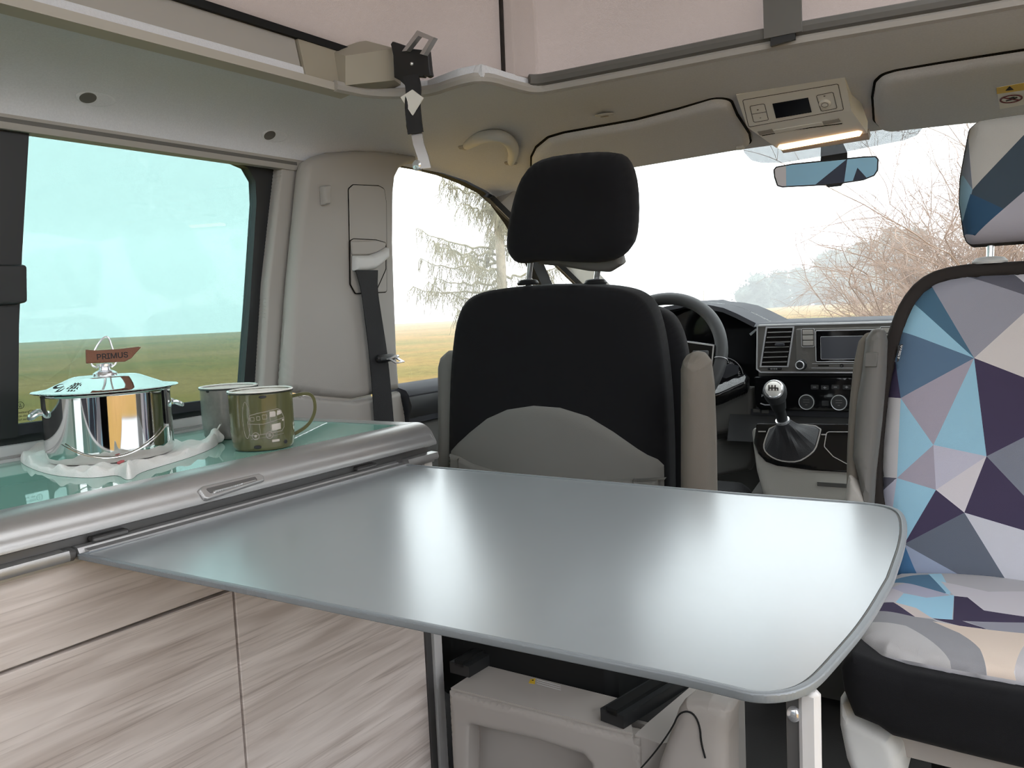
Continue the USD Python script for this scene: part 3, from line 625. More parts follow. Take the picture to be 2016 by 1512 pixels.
obj('lid_catch', pil(FN, cg, .0035, .004, .003, .008), alu, wtp)
sl = rounded(poly(FN.px([(402, 965), (500, 941), (505, 948), (412, 974)])), .002)
obj('catch_slot', ext(FN, sl, .0, .0039), alu_dk, wtp)
obj('catch_button', pil(FN, rounded(poly(FN.px([(416, 968), (500, 946), (505, 950), (414, 978)])), .002), .0065, -.001, .004, .006), alu, wtp)
obj('recess_channel', ypro([(-1.07, .694), (-1.047, .694), (-1.047, .7245), (-1.07, .7245)], -.3, 1.30), alu_dk, wtp)
obj('lower_rail', [ypro([(-1.05, .694), (-1.030, .694), (-1.028, .699), (-1.030, .707), (-1.046, .708)], -.3, .572), ypro([(-1.05, .694), (-1.030, .694), (-1.028, .699), (-1.030, .707), (-1.046, .708)], 1.222, 1.312), ypro([(-1.052, .688), (-1.040, .688), (-1.040, .6965), (-1.052, .6965)], -.3, 1.312)], alu, wtp)

# ================================================================ folding table
tb = thing('folding_table', 'grey fold-out camper table with rounded outer corner and one leg', 'table')
FT = FZ(.70)
tpx = [(152, 1093), (788, 913.5), (1450, 971), (1690, 989)]
cor1 = chaikin(FT.px([(1690, 989), (1752, 996), (1784, 1012), (1788, 1062), (1762, 1140)]), 3, False)
cor2 = chaikin(FT.px([(1762, 1140), (1715, 1225), (1650, 1302), (1608, 1347), (1560, 1368), (1490, 1373), (1420, 1355), (1330, 1334)]), 3, False)
tout = np.vstack([FT.px(tpx[:3]), cor1, cor2[1:], FT.px([(840, 1234)])])
tg = poly(tout)
obj('tabletop', [ext(FT, tg.buffer(-.0085), -.006, 0.0)], table_top, tb)
obj('edge_trim', pil(FT, tg.difference(tg.buffer(-.0065)), .0016, .0062, .0020, .005), table_edge, tb, label='rounded grey edge band')
obj('edge_joint', ext(FT, tg.buffer(-.0062).difference(tg.buffer(-.0082)), -.004, -.0004), alu_dk, tb)
R0, R1 = FT.px([(150, 1092), (790, 912.5)])
yA, yB = R0[1], R1[1]
obj('hinge_rail', [ypro([(-1.046, .692), (-1.030, .692), (-1.030, .700), (-1.034, .7065), (-1.040, .7085), (-1.046, .7075)], yA+.004, yB-.02), ypro([(-1.034, .700), (-1.022, .700), (-1.022, .7028), (-1.034, .7045)], yA+.012, yB-.002)], alu, tb)
obj('rail_slider', [cbox((-1.045, yA-.006, .700), (.026, .022, .016), .005)], alu_dk, tb)
obj('rail_slider', [cbox((-1.040, yA+.05, .7115), (.014, .05, .007), .002)], alu_dk, tb)
obj('rail_slider', [cbox((-1.042, yB-.10, .712), (.016, .05, .008), .003)], alu_dk, tb)
lg = FZ(.0).px([(0, 0)])
Lp = FT.at(1560, 1352)
obj('leg', cbox((Lp[0]+.0075, Lp[1]+.018, .346), (.0145, .012, .692), .003), leg_m, tb)
obj('leg_channel', cbox((Lp[0]-.0045, Lp[1]+.022, .346), (.0105, .010, .692), .001), alu_dk, tb)
obj('leg_bolt', trimesh.Trimesh(*(lambda m: (np.array(m.vertices)*[1, .7, 1.2]*.0052+[Lp[0]-.0035, Lp[1]+.0155, .672], m.faces))(trimesh.creation.icosphere(2)), process=False), chrome, tb)

# ================================================================ pot, lid, cloth, mugs
PR = .0945; PB = WT+.0064; PH = .106; PC = FZ(PB).px([(221, 897)])[0]
pt = thing('cooking_pot', 'polished steel cooking pot standing on a crumpled cloth', 'pot')
obj('body', lathe([(0, .003), (PR-.012, .003), (PR-.010, 0), (PR-.004, .002), (PR-.0008, .008), (PR, .02), (PR, PH-.004), (PR+.002, PH-.001), (PR+.003, PH), (PR+.001, PH+.001), (PR-.002, PH-.002), (PR-.002, .02), (PR-.012, .006), (0, .006)], (PC[0], PC[1], PB), 96), steel, pt, smooth=50)
ang_cam = math.atan2(-PC[1], -PC[0])
def loop_handle(a):
    c, s = math.cos(a), math.sin(a); o = np.array((PC[0], PC[1], PB+PH-.030)); out = np.array((c, s, 0)); tn = np.array((-s, c, 0))
    pp = [o+out*(PR-.001)+tn*.028+(0, 0, .004), o+out*(PR+.006)+tn*.028+(0, 0, .004), o+out*(PR+.016)+tn*.024+(0, 0, -.004), o+out*(PR+.016)-tn*.024+(0, 0, -.004), o+out*(PR+.006)-tn*.028+(0, 0, .004), o+out*(PR-.001)-tn*.028+(0, 0, .004)]
    return tube(chaikin(pp, 2, False), .0032, 8)
for a in (ang_cam-1.45, ang_cam+1.69): obj('handle', loop_handle(a), chrome, pt)
bw = [np.array((PC[0]+(PR+.0035)*math.cos(ang_cam+t), PC[1]+(PR+.0035)*math.sin(ang_cam+t), PB+.046-.036*math.cos(t/.95*math.pi/2)**1)) for t in np.linspace(-.75, .95, 24)]
obj('bail_wire', tube(bw, .0009, 6), steel, pt)
ld = thing('pot_lid', 'steel pot lid with wire loop and brown leather tag', 'lid')
LZ = PB+PH+.0012
obj('cover', lathe([(PR+.012, .0012), (PR+.013, .002), (PR+.012, .003), (PR-.008, .0055), (.052, .0205), (.046, .0222), (.02, .0232), (0, .0232), (0, .0215), (.045, .0205), (.051, .019), (PR-.009, .0035), (PR-.004, .0008)], (PC[0], PC[1], LZ), 96), steel, ld, smooth=40)
FLd = Frame((PC[0], PC[1], LZ+.0228), (-math.sin(ang_cam), math.cos(ang_cam), 0), (0, 0, 1))      # faces the camera side
obj('knob_base', [lathe([(0, .0), (.017, .0), (.018, .003), (.014, .006), (.009, .008), (.008, .012), (.012, .014), (.012, .018), (0, .019)], (PC[0], PC[1], LZ+.0228), 28)], chrome, ld)
wl_ = [FLd.to([q])[0] for q in chaikin([(-.010, .012), (-.018, .016), (-.019, .024), (-.010, .045), (.003, .061), (.010, .060), (.013, .044), (.018, .026), (.018, .018), (.010, .012)], 2, False)]
obj('wire_loop', [tube(wl_, .0016, 8)], chrome, ld)
tagp = [(-.026, .020), (.030, .019), (.040, .024), (.056, .041), (.052, .042), (.022, .040), (-.010, .040), (-.025, .042)]
obj('leather_tag', [pil(FLd, rounded(poly(tagp), .001), .0042, -.0018, .0012, .004), pil(Frame(FLd.O, -FLd.U, FLd.V), poly([(-q[0], q[1]) for q in tagp]), .0042, -.0018, .0012, .004)], leather, ld, label='brown leather tag')
obj('tag_print', text(FLd, 'PRIMUS', .013, .0300, .0085, .0046, rot=.02), ink, ld)
Fa = Frame((PC[0], PC[1], LZ), (-math.sin(ang_cam), math.cos(ang_cam), 0), (-math.cos(ang_cam)*.5, -math.sin(ang_cam)*.5, .15))
def on_lid(a, s, h):
    c_, s_ = math.cos(ang_cam+a), math.sin(ang_cam+a); n_ = unit((c_*.37, s_*.37, 1)); u_ = np.array((-s_, c_, 0))
    F = Frame((PC[0]+c_*.071, PC[1]+s_*.071, LZ+.0130), u_, np.cross(n_, u_)); return F
Fe = on_lid(-.72, '', 0)
obj('lid_print', [text(Fe, s_, .006, .006-.008*k, .0045, .0006, bold=False) for k, s_ in enumerate(('1.0 L', '2.0 L', '3.0 L'))]+[ext(Fe, Point(-.022, -.003).buffer(.008).difference(Point(-.020, -.001).buffer(.0055)), 0, .0005)], ink, ld)

ck_px = [(38, 909), (60, 922), (95, 934), (140, 940), (190, 941), (232, 934), (248, 946), (262, 943), (272, 931), (330, 914), (385, 897), (424, 880), (432, 871), (424, 866), (398, 876), (356, 884), (330, 868), (250, 856), (150, 868), (92, 888), (64, 900), (44, 902)]
FCk = FZ(WT+.0004)
def wob(p, s=70, a=.004): return a*(np.sin(p[:, 0]*s)*np.cos(p[:, 1]*s*1.3+1)+.6*np.sin(p[:, 0]*s*2.3+p[:, 1]*s*1.7))
ckg = rounded(poly(chaikin(FCk.px(ck_px), 2)), .004)
def ck_h(p):
    d = np.linalg.norm(p-PC, axis=1); h = np.where(d > PR+.006, .006+wob(p), 0); e = np.clip((d-PR-.004)/.02, 0, 1)
    return np.maximum(h*e, 0)+np.where(d > PR+.05, .010, 0)*np.clip((d-PR-.05)/.05, 0, 1)
obj('kitchen_cloth', [pil(FCk, ckg, .0048, 0, .006, .006, bulge=ck_h)], cloth_w, None, 'crumpled off-white cloth folded flat under the steel pot', 'cloth')
kcl = stage.GetPrimAtPath('/World/kitchen_cloth')
def crumple(c, s, seed, n=4):
    m = trimesh.creation.icosphere(3); v = np.array(m.vertices); r = np.random.default_rng(seed)
    f = np.zeros(len(v))
    for k in range(n):
        d = unit(r.normal(size=3)); f += np.sin(v@d*4+r.uniform(0, 6))*.16
    v = v*(1.0+f)[:, None]*s+c; v[:, 2] = np.maximum(v[:, 2], WT+.001); return trimesh.Trimesh(v, m.faces, process=False)
q1, q2, q3 = FCk.at(222, 905), FCk.at(252, 934), FCk.at(425, 872); q4 = FCk.at(98, 905)
obj('crumpled_corner', crumple(q1+(0, 0, .008), (.024, .018, .018), 3), cloth_w, kcl, smooth=60)
obj('crumpled_corner', [crumple(q2+(0, 0, .004), (.018, .013, .006), 5)], cloth_w, kcl, smooth=60)
obj('crumpled_corner', [crumple(q3+(0, 0, .010), (.014, .014, .012), 8), tube([q3+(0, 0, .015), q3+(.004, .004, .026), q3+(.008, .006, .032)], .0014, 6)], cloth_w, kcl, smooth=60)
obj('crumpled_corner', [crumple(q4+(0, 0, .006), (.012, .010, .016), 11)], cloth_w, kcl, smooth=60)
q5 = FCk.at(238, 922)
obj('red_print', [crumple(q5+(.006, -.003, .010), (.006, .004, .004), 4)], cloth_red, kcl)

def mug(name, label, c, R, H, ench, chips, handle, z0):
    t = thing(name, label, 'mug')
    body = [(0, .002), (R*.80, .001), (R*.90, .001), (R*.955, .006), (R, .03), (R, H-.006), (R+.0005, H-.003), (R-.0022, H-.001), (R-.003, H-.006), (R-.003, .02), (R*.86, .008), (0, .006)]
    obj('body', lathe(body, (c[0], c[1], z0), 72), ench, t, smooth=50)
    obj('inner_wall', lathe([(R-.0034, H-.002), (R-.0036, .02), (R*.84, .0086), (0, .0082)], (c[0], c[1], z0), 72), enamel_white, t, label='white inside', smooth=50)
    obj('rim', lathe([(R+.0012*math.cos(a)*1.6, H+.0016*math.sin(a)) for a in np.linspace(0, 2*np.pi, 9)[:-1]], (c[0], c[1], z0), 72, True), enamel_white, t)
    obj('rim_line', lathe([(R+.0017, H-.0034), (R+.0024, H-.0028), (R+.0017, H-.0020)], (c[0], c[1], z0), 72), black, t)
    fa = math.atan2(-c[1], -c[0])
    D = Drum((c[0], c[1], z0), R, fa)
    for (u, v, a, b) in chips:
        g = shapely.affinity.scale(Point(u, v).buffer(1, 8), a, b); obj('enamel_chip', pil(D, g, .0005, 0, .0008, .0025), black, t)
    if handle is not None:
        c_, s_ = math.cos(fa+handle), math.sin(fa+handle); o = np.array((c[0], c[1], z0)); d = np.array((c_, s_, 0))
        pp = [o+d*r_+(0, 0, z_) for r_, z_ in ((R-.001, H-.014), (R+.016, H-.011), (R+.030, H-.012), (R+.036, H-.024), (R+.035, H-.045), (R+.022, H-.066), (R-.001, H-.078))]
        pth_ = chaikin(pp, 3, False)
        obj('handle', strap(pth_, .011, .005, np.cross(d, (0, 0, 1))), ench, t, smooth=50)
    return t, D
MG = np.array((-1.130, .972)); g_t, GD = mug('enamel_mug', 'olive green enamel mug printed with a camper van', MG, .0515, .0965, enamel_green,
     [(.003, .0885, .0062, .0026), (-.010, .008, .0062, .0030), (.038, .0115, .0036, .0034)], 1.52, WT+.0004)
MB = np.array((-1.300, 1.045)); m_t, BD = mug('enamel_mug', 'pale grey enamel mug standing behind the olive green one', MB, .0505, .0935, enamel_grey, [(-.040, .0885, .0042, .0024), (-.018, .006, .004, .003)], None, WT+.0004)
# camper van print on the green mug: outline drawing, surfboard, wheel
van = Polygon([(-.022, .026), (.032, .030), (.037, .036), (.038, .052), (.033, .064), (.026, .068), (-.008, .063), (-.020, .060), (-.024, .048)])
van = rounded(van, .003)
dr = [van.difference(van.buffer(-.0012)), lines([[(-.024, .046), (.0, .0445), (.038, .052)]], .0011), lines([[(.013, .030), (.012, .058)]], .0008), lines([[(-.004, .028), (-.005, .046)]], .0008)]
for u0, u1, v0, v1 in ((-.019, -.012, .050, .057), (-.009, -.003, .051, .058), (.0, .008, .052, .060)): dr.append(rrect(u0, v0, u1, v1, .0012).difference(rrect(u0, v0, u1, v1, .0012).buffer(-.001)))
dr += [rrect(.012, .055, .022, .064, .001), Polygon([(.024, .056), (.034, .059), (.031, .064), (.025, .065)]), Point(.035, .048).buffer(.002, 6), Polygon([(.014, .032), (.03, .034), (.03, .044), (.014, .043)])]
for u in (-.012, .010): dr += [Point(u, .026).buffer(.0062, 10).difference(Point(u, .026).buffer(.0048, 10)), Point(u, .026).buffer(.0022, 8)]
sb = shapely.affinity.scale(Point(-.026, .052).buffer(1, 12), .0065, .030); dr.append(sb.difference(sb.buffer(-.001)))
dr += [rrect(.013, .014, .026, .018, .0005), lines([[(-.02, .021), (.035, .026)]], .0007)]
obj('van_print', pil(GD, shapely.union_all(dr), .0003, 0, .0002, .002), print_pale, g_t)

# ================================================================ driver's seat (seen from behind)
ds = thing('driver_seat', 'driver seat seen from behind, black cover with grey lower back panel', 'seat')
FDs = FS(1.640, .56, 1.545, 1.0)
back_px = [(884, 1000), (884, 905), (886, 760), (891, 690), (899, 630), (917, 590), (955, 572), (1040, 563), (1130, 561), (1215, 566), (1262, 582), (1286, 615), (1302, 672), (1312, 760), (1318, 860), (1320, 1000)]
bg_ = chaikin(FDs.px(back_px), 2, False); bg_ = np.vstack([bg_, [(bg_[-1][0], -.22), (bg_[0][0], -.22)]])
bg_ = rounded(poly(bg_), .02)
obj('backrest', pil(FDs, bg_, .022, .105, .06, .022), black_cloth, ds)
bol = rounded(shapely.affinity.translate(shapely.affinity.scale(bg_, 1.06, 1.0), 0, -.05), .05)
obj('side_bolster', pil(Frame(FDs.O-FDs.N*.085, FDs.U, FDs.V), bol.buffer(-.004), .03, .07, .05, .025), black_cloth, ds)
lowp = [(889, 1010), (888, 888), (902, 870), (925, 848), (960, 820), (1000, 802), (1052, 794), (1105, 798), (1160, 815), (1210, 845), (1260, 880), (1296, 905), (1314, 922), (1330, 950), (1338, 1010)]
FDp = Frame(FDs.O+FDs.N*.0165, FDs.U, FDs.V)
lg_ = rounded(poly(FDp.px(lowp)), .004).intersection(bg_.buffer(-.006))
obj('lower_panel', pil(FDp, lg_, .012, .002, .03, .02), grey_cloth, ds, label='grey lower back panel')
FDq = Frame(FDs.O+FDs.N*.028, FDs.U, FDs.V)
pk = poly(FDq.px([(886, 893), (906, 899), (930, 912), (970, 925), (1040, 936), (1120, 941), (1200, 944), (1250, 942), (1318, 940), (1320, 1010), (886, 1010)])).intersection(bg_.buffer(-.014))
obj('seat_pocket', pil(FDq, pk, .010, .004, .010, .015), grey_cloth, ds)
for sg_ in ([(1249, 941), (1252, 975)], [(906, 900), (908, 930)], [(1252, 943), (1312, 940)]): obj('seam', ext(FDq, lines([FDq.px(sg_)], .0012), .0, .0108), trim_dk, ds)
hp = [(1000, 478), (1004, 440), (1012, 398), (1026, 352), (1044, 326), (1075, 310), (1130, 302), (1190, 298), (1222, 303), (1241, 328), (1251, 370), (1253, 430), (1248, 478), (1234, 500), (1206, 514), (1160, 518), (1075, 512), (1040, 519), (1022, 518), (1006, 500)]
FHd = FS(1.545, 1.10, 1.50, 1.27)
hg = rounded(poly(chaikin(FHd.px(hp), 1)), .01)
hr = thing('headrest', 'black fabric headrest on two chrome posts above the driver seat', 'headrest') if False else None
obj('headrest', pil(FHd, hg, .034, .060, .045, .012), black_cloth, ds)
hu = rounded(poly(FHd.px([(1046, 508), (1212, 502), (1218, 526), (1192, 542), (1150, 540), (1100, 531), (1050, 526)])), .004)
obj('headrest_base', pil(Frame(FHd.O-FHd.N*.03, FHd.U, FHd.V), hu, .018, .02, .012, .010), trim_dk, ds, label='grey underside of the headrest')
for (xa, xb) in (((1032, 505), (1026, 572)), ((1168, 505), (1160, 572))):
    a_, b_ = FHd.at(*xa, -.03), FHd.at(*xb, -.03); obj('headrest_post', tube([a_, b_], .0062, 12), chrome, ds, label='chrome headrest post')
    obj('post_collar', [lathe([(0, .0), (.022, 0), (.024, .004), (.020, .010), (.010, .012), (0, .012)], b_+(0, 0, .004), 24)], black, ds)
def armrest(parent, F, px, m, front, back, step=.014):
    return obj('armrest', pil(F, rounded(poly(F.px(px)), .012), front, back, .028, step), m, parent)
FAr = FS(1.60, .56, 1.53, .9)
armrest(ds, FAr, [(1345, 1000), (1345, 720), (1350, 700), (1366, 692), (1384, 696), (1398, 714), (1404, 760), (1408, 860), (1410, 1000), (1410, 1060), (1345, 1060)], arm_cloth, .045, .04)
FAl = FS(1.665, .56, 1.60, .9)
armrest(ds, FAl, [(868, 1000), (867, 800), (867, 720), (872, 700), (884, 690), (915, 690), (920, 1000)], grey_cloth, .03, .03)
obj('seat_cushion', pil(Frame((0, 1.62, .44), (1, 0, 0), (0, 1, 0.03)), rrect(-1.20, 0, -.64, .50, .06), .07, .05, .05, .03), black_cloth, ds)
# seat box under the driver's seat
sbx = thing('seat_console', 'grey plastic seat box with recess under the driver seat', 'seat base')
Ft = FZ(.272)
topq = Ft.px([(949, 1308), (1234, 1379), (1236, 1392), (1199, 1428), (1194, 1440), (1246, 1456), (1251, 1452), (894, 1351)])
top_ = Polygon(Ft.px([(949, 1306), (1236, 1378), (1195, 1440), (1254, 1458), (892, 1352)]))
y_f = min(topq[:, 1]); FSb = FY(float(np.mean(Ft.px([(894, 1351), (1250, 1455)])[:, 1])))
face = FSb.px([(880, 1352), (1256, 1458)]); 
xl, xr, yf = float(FSb.px([(885, 1352)])[0][0]), float(face[1][0])+.004, float(FSb.O[1])
rec = FSb.px([(925, 1424), (1060, 1455), (1150, 1484), (1166, 1502), (1172, 1580), (922, 1580)])
fo = Polygon([(xl, .02), (xr, .02), (xr, .268), (xl, .268)])
obj('rear_face', pil(FSb, fo.difference(rounded(poly(rec), .008)), .006, .05, .014, .018), seat_grey, sbx)
obj('recess_back', ext(FSb, fo.buffer(-.01), -.075, -.065), seat_grey, sbx)
tq = Ft.px([(949, 1308), (1236, 1379)])
td = yf+.004
obj('top_ledge', ext(Ft, Polygon([(xl, td), (xr-.015, td), (tq[1][0], tq[1][1]), (tq[0][0], tq[0][1]), (xl, tq[0][1]-.02)]), -.02, 0), seat_grey, sbx)
for px0, px1 in (((1205, 1428), (1330, 1350)), ((905, 1330), (1010, 1268))):
    a_, b_ = Ft.at(*px0), Ft.at(*px1); d_ = unit(b_-a_); s_ = np.cross(d_, (0, 0, 1))
    ln = [a_+(0, 0, .012), a_+d_*.42+(0, 0, .012)]
    obj('seat_rail', strap(ln, .048, .022, s_), black, sbx)
    obj('seat_rail_slider', strap([q+(0, 0, .012) for q in ln], .022, .012, s_), rubber, sbx)
obj('side_lobe', pts_hull([(xr-.01, yf+.002, .272), (xr+.03, yf+.01, .262), (xr+.055, yf+.05, .255), (xr+.06, yf+.35, .262), (xr+.02, yf+.35, .275), (xr-.005, yf+.05, .275), (xr-.01, yf, .02), (xr+.05, yf+.03, .02), (xr+.06, yf+.35, .02)]), seat_grey, sbx)
obj('seat_pedestal', cbox((-.90, yf+.32, .28), (.42, .40, .20), .02), rubber, sbx)
lb = Ft.px([(1047, 1337), (1056, 1335), (1108, 1350), (1102, 1359), (1043, 1346)])
obj('warning_label', ext(Ft, lines([Ft.px([(1057, 1338+4*k), (1104, 1351+4*k)]) for k in range(3)], .0016), 0, .0006), white_ink, sbx)
obj('warning_label', ext(Ft, poly(Ft.px([(1044, 1338), (1054, 1336), (1053, 1347), (1041, 1345)])), 0, .0007), yellow, sbx)
obj('warning_label', ext(Ft, Point(Ft.px([(1049, 1340)])[0]).buffer(.002), 0, .0011), ink, sbx)
sc = thing('seat_side_cover', 'tall tapered grey plastic cover beside the seat box, with thin cable', 'cover')
FSc = FY(yf-.02)
obj('shell', [pil(FSc, rounded(poly(FSc.px([(1338, 1392), (1352, 1372), (1400, 1372), (1446, 1388), (1436, 1440), (1437, 1600), (1280, 1600), (1300, 1500)])), .01), .02, .10, .03, .014)], seat_grey, sc)
obj('cable', tube(chaikin([FSc.at(x, y, .021) for x, y in ((1262, 1512), (1300, 1470), (1335, 1420), (1345, 1395), (1362, 1388), (1378, 1396), (1388, 1420), (1390, 1450), (1398, 1480))], 2, False), .0014, 6), rubber, sc)

# ================================================================ passenger seat, turned to face the table
ps = thing('passenger_seat', 'swivelled front seat in blue, white and purple triangle print cover', 'seat')
FP = FS(1.58, .47, 1.70, 1.01)
XS = .035                                      # its middle
left_px = [(1762, 1150), (1752, 1060), (1736, 985), (1734, 900), (1744, 790), (1760, 700), (1778, 640), (1796, 600), (1822, 568), (1858, 550), (1920, 541), (1985, 539)]
lft = chaikin(FP.px(left_px), 1, False); rgt = lft[::-1]*[-1, 1]+[2*XS, 0]
inner = poly(np.vstack([lft, rgt]))
cells = []
def cell(F, rgb, *p): cells.append((poly(F.px(p)), rgb))
V0, A_, B_, C_, D_, E_, G_, F_, H_, I_, J_ = (1921, 710), (1830, 556), (1796, 596), (1776, 655), (1778, 787), (1842, 878), (1771, 942), (1847, 965), (1902, 1009), (1945, 900), (1785, 1070)
BLUE, LBLUE, SLATE, LILAC, PURP, WHITE, GREY, DGREY, LAV = (72, 104, 126), (146, 188, 208), (88, 112, 136), (158, 152, 164), (66, 58, 82), (202, 196, 194), (146, 146, 156), (92, 92, 102), (184, 182, 196)
cell(FP, BLUE, A_, V0, B_, (1780, 560)); cell(FP, LBLUE, B_, V0, C_, (1750, 640)); cell(FP, SLATE, C_, V0, D_, (1766, 715), (1755, 690))
cell(FP, PURP, (1766, 715), D_, (1720, 782), (1720, 700)); cell(FP, LILAC, D_, V0, E_); cell(FP, LBLUE, V0, I_, E_)
cell(FP, PURP, V0, (2016, 747), (2096, 776), (2096, 828), (2016, 864), I_); cell(FP, WHITE, V0, (2016, 624), (2120, 530), (2120, 790), (2016, 747))
cell(FP, GREY, A_, V0, (2016, 624), (2060, 590), (2016, 587), (1899, 546), (1860, 520), (1815, 540)); cell(FP, DGREY, (1899, 546), (2060, 602), (1991, 538), (1960, 520), (1880, 520))
cell(FP, (190, 188, 188), (1720, 780), D_, G_, (1720, 938)); cell(FP, LBLUE, D_, E_, G_); cell(FP, LILAC, E_, G_, F_); cell(FP, LAV, E_, I_, F_)
cell(FP, (204, 198, 202), I_, F_, H_); cell(FP, LBLUE, G_, F_, J_, (1762, 1000)); cell(FP, (176, 176, 190), G_, (1762, 1000), J_, (1770, 1085), (1720, 1085), (1720, 975))
cell(FP, DGREY, (1720, 938), G_, (1726, 978)); cell(FP, PURP, F_, H_, J_); cell(FP, PURP, I_, H_, (2016, 1043), (2150, 1080), (2016, 975))
cell(FP, (122, 126, 138), I_, (2016, 975), (2150, 1080), (2150, 830), (2016, 864)); cell(FP, (196, 196, 204), H_, (2016, 1043), (2150, 1080), (2150, 1250), (2016, 1190), (1992, 1155))
cell(FP, (98, 104, 116), J_, H_, (1992, 1155), (2010, 1190), (1945, 1190), (1945, 1159)); cell(FP, (150, 160, 182), J_, (1945, 1159), (1945, 1190), (1830, 1190), (1820, 1153)); cell(FP, (70, 112, 152), J_, (1820, 1153), (1825, 1190), (1740, 1190), (1750, 1060))
seams = shapely.MultiLineString([LineString(np.asarray(g.exterior.coords)) for g, _ in cells])
mb = pil(FP, inner, .030, .02, .05, .018, seams=seams.intersection(inner.buffer(-.003)))
printed('back_cover', mb, cells, (196, 194, 200), seat_print, ps, label='triangle print cover')
outer = inner.buffer(.022).intersection(shapely.box(-2, .0, 2, 2)).union(inner)
FPb = Frame(FP.O-FP.N*.004, FP.U, FP.V)
obj('back_border', pil(FPb, inner.buffer(.021).difference(inner.buffer(-.010)), .020, .060, .012, .014), piping, ps, label='dark rounded border')
obj('back_shell', pil(Frame(FP.O-FP.N*.06, FP.U, FP.V), inner.buffer(.012), .05, .05, .04, .03), black_cloth, ps)
Fat = Frame(FP.O+FP.N*.016, FP.U, FP.V)
ag = poly(Fat.px([(1768, 681), (1781, 677), (1779, 706), (1767, 713)]))
obj('airbag_tag', ext(Fat, ag, .0, .003), black, ps, label='small black fabric tag')
ac = np.array(ag.centroid.coords[0]); obj('tag_print', text(Fat, 'AIRBAG', ac[0], ac[1], .0048, .0034, rot=math.radians(76)), white_ink, ps)
# headrest
FPh = FS(1.69, 1.06, 1.735, 1.27)
hl = [(1906, 482), (1898, 462), (1889, 400), (1891, 350), (1900, 300), (1909, 255), (1926, 240), (1960, 234), (2016, 226), (2110, 214)]
cx_ = XS+.01
lh = FPh.px(hl); lh = np.vstack([lh, ]); rh = lh[::-1]*[-1, 1]+[2*cx_, 0]
hgp = rounded(poly(np.vstack([lh[lh[:, 0] < cx_], rh[rh[:, 0] > cx_]])), .012)
cells2 = []
def cell2(rgb, *p): cells2.append((poly([FPh.px([q])[0] for q in p]), rgb))
z6 = lambda x, y: (1600+x/2.52, 200+y/2.52)
cell2((168, 166, 160), z6(770, 100), z6(1048, 40), z6(1300, 0), z6(1048, 200), z6(800, 460))
cell2((112, 118, 126), z6(800, 460), z6(770, 150), z6(690, 150), z6(700, 400), z6(770, 560)); cell2((124, 156, 172), z6(800, 460), z6(750, 380), z6(700, 380), z6(700, 620), z6(748, 600))
cell2((58, 70, 80), z6(1048, 200), z6(1300, 0), z6(1300, 300), z6(1048, 475), z6(950, 560), z6(790, 500), z6(800, 460)); cell2((44, 74, 100), z6(790, 480), z6(960, 560), z6(810, 680), z6(740, 660), z6(748, 600))
cell2((160, 158, 166), z6(1048, 475), z6(1300, 300), z6(1300, 800), z6(700, 800), z6(740, 670), z6(810, 680))
sm2 = shapely.MultiLineString([LineString(np.asarray(g.exterior.coords)) for g, _ in cells2])
printed('headrest_cover', pil(FPh, hgp, .030, .002, .04, .012, seams=sm2.intersection(hgp.buffer(-.003))), cells2, (160, 158, 166), seat_print, ps)
obj('headrest_shell', pil(Frame(FPh.O-FPh.N*.001, FPh.U, FPh.V), hgp.buffer(.0015), .004, .06, .03, .014), piping, ps)
a_, b_ = FPh.at(1948, 470, -.02), FPh.at(1946, 525, -.03)
for k in (0, 1):
    mir = lambda q: q if k == 0 else np.array((2*cx_-q[0], q[1], q[2]))
    obj('headrest_post', tube([mir(a_), mir(b_)], .0062, 12), chrome, ps); obj('post_collar', lathe([(0, 0), (.026, 0), (.028, .004), (.022, .010), (.010, .012), (0, .012)], mir(b_)+(0, 0, .012), 24), trim_lt, ps)
# cushion
FC2 = Frame((0, 1.15, .507), (1, 0, 0), (0, .43, -.030))
lf = [(1676, 1276), (1700, 1240), (1722, 1200), (1742, 1165), (1760, 1148)]
lc = FC2.px(lf); lc = np.vstack([[(-.235, .0)], [(-.258, .10), (-.262, .25), (-.255, .46)]])
oc2 = np.vstack([[(-.226, .02)], [(-.12, .010), (XS, .006)], [(2*XS+.12, .010), (2*XS+.226, .02), (2*XS+.262, .1), (2*XS+.262, .25), (2*XS+.255, .47)], [(-.255, .47), (-.262, .25), (-.258, .10)]])
cg2 = rounded(poly(chaikin(oc2, 1)), .015)
cells3 = []
z7 = lambda x, y: (1500+x/2.471, 900+y/2.471)
FC2p = Frame(FC2.O+FC2.N*.018, FC2.U, FC2.V)
def cell3(rgb, *p): cells3.append((poly(FC2p.px([z7(*q) for q in p])), rgb))
cell3((88, 124, 152), (560, 600), (830, 605), (915, 700), (830, 682), (700, 640)); cell3((164, 206, 226), (808, 600), (872, 600), (905, 660), (920, 702), (905, 700))
cell3((176, 176, 196), (600, 655), (700, 640), (880, 690), (915, 700), (800, 712), (690, 690)); cell3((196, 192, 200), (590, 690), (620, 650), (690, 690), (650, 735), (580, 720))
cell3((160, 204, 226), (690, 692), (800, 712), (935, 700), (925, 815), (830, 806), (650, 735)); cell3(PURP, (935, 705), (1000, 712), (1080, 770), (1275, 803), (1600, 850), (1600, 880), (1275, 832), (1100, 826), (930, 815))
cell3((204, 200, 206), (870, 640), (1100, 690), (1275, 690), (1600, 700), (1600, 850), (1275, 803), (1080, 770), (1000, 712), (935, 705)); cell3(PURP, (480, 740), (570, 728), (640, 735), (745, 803), (550, 770))
cell3((206, 194, 190), (640, 735), (750, 760), (830, 808), (745, 803)); cell3((146, 146, 150), (460, 790), (550, 768), (745, 803), (830, 812), (960, 880), (1060, 950), (1175, 1092), (960, 978), (700, 850), (520, 815))
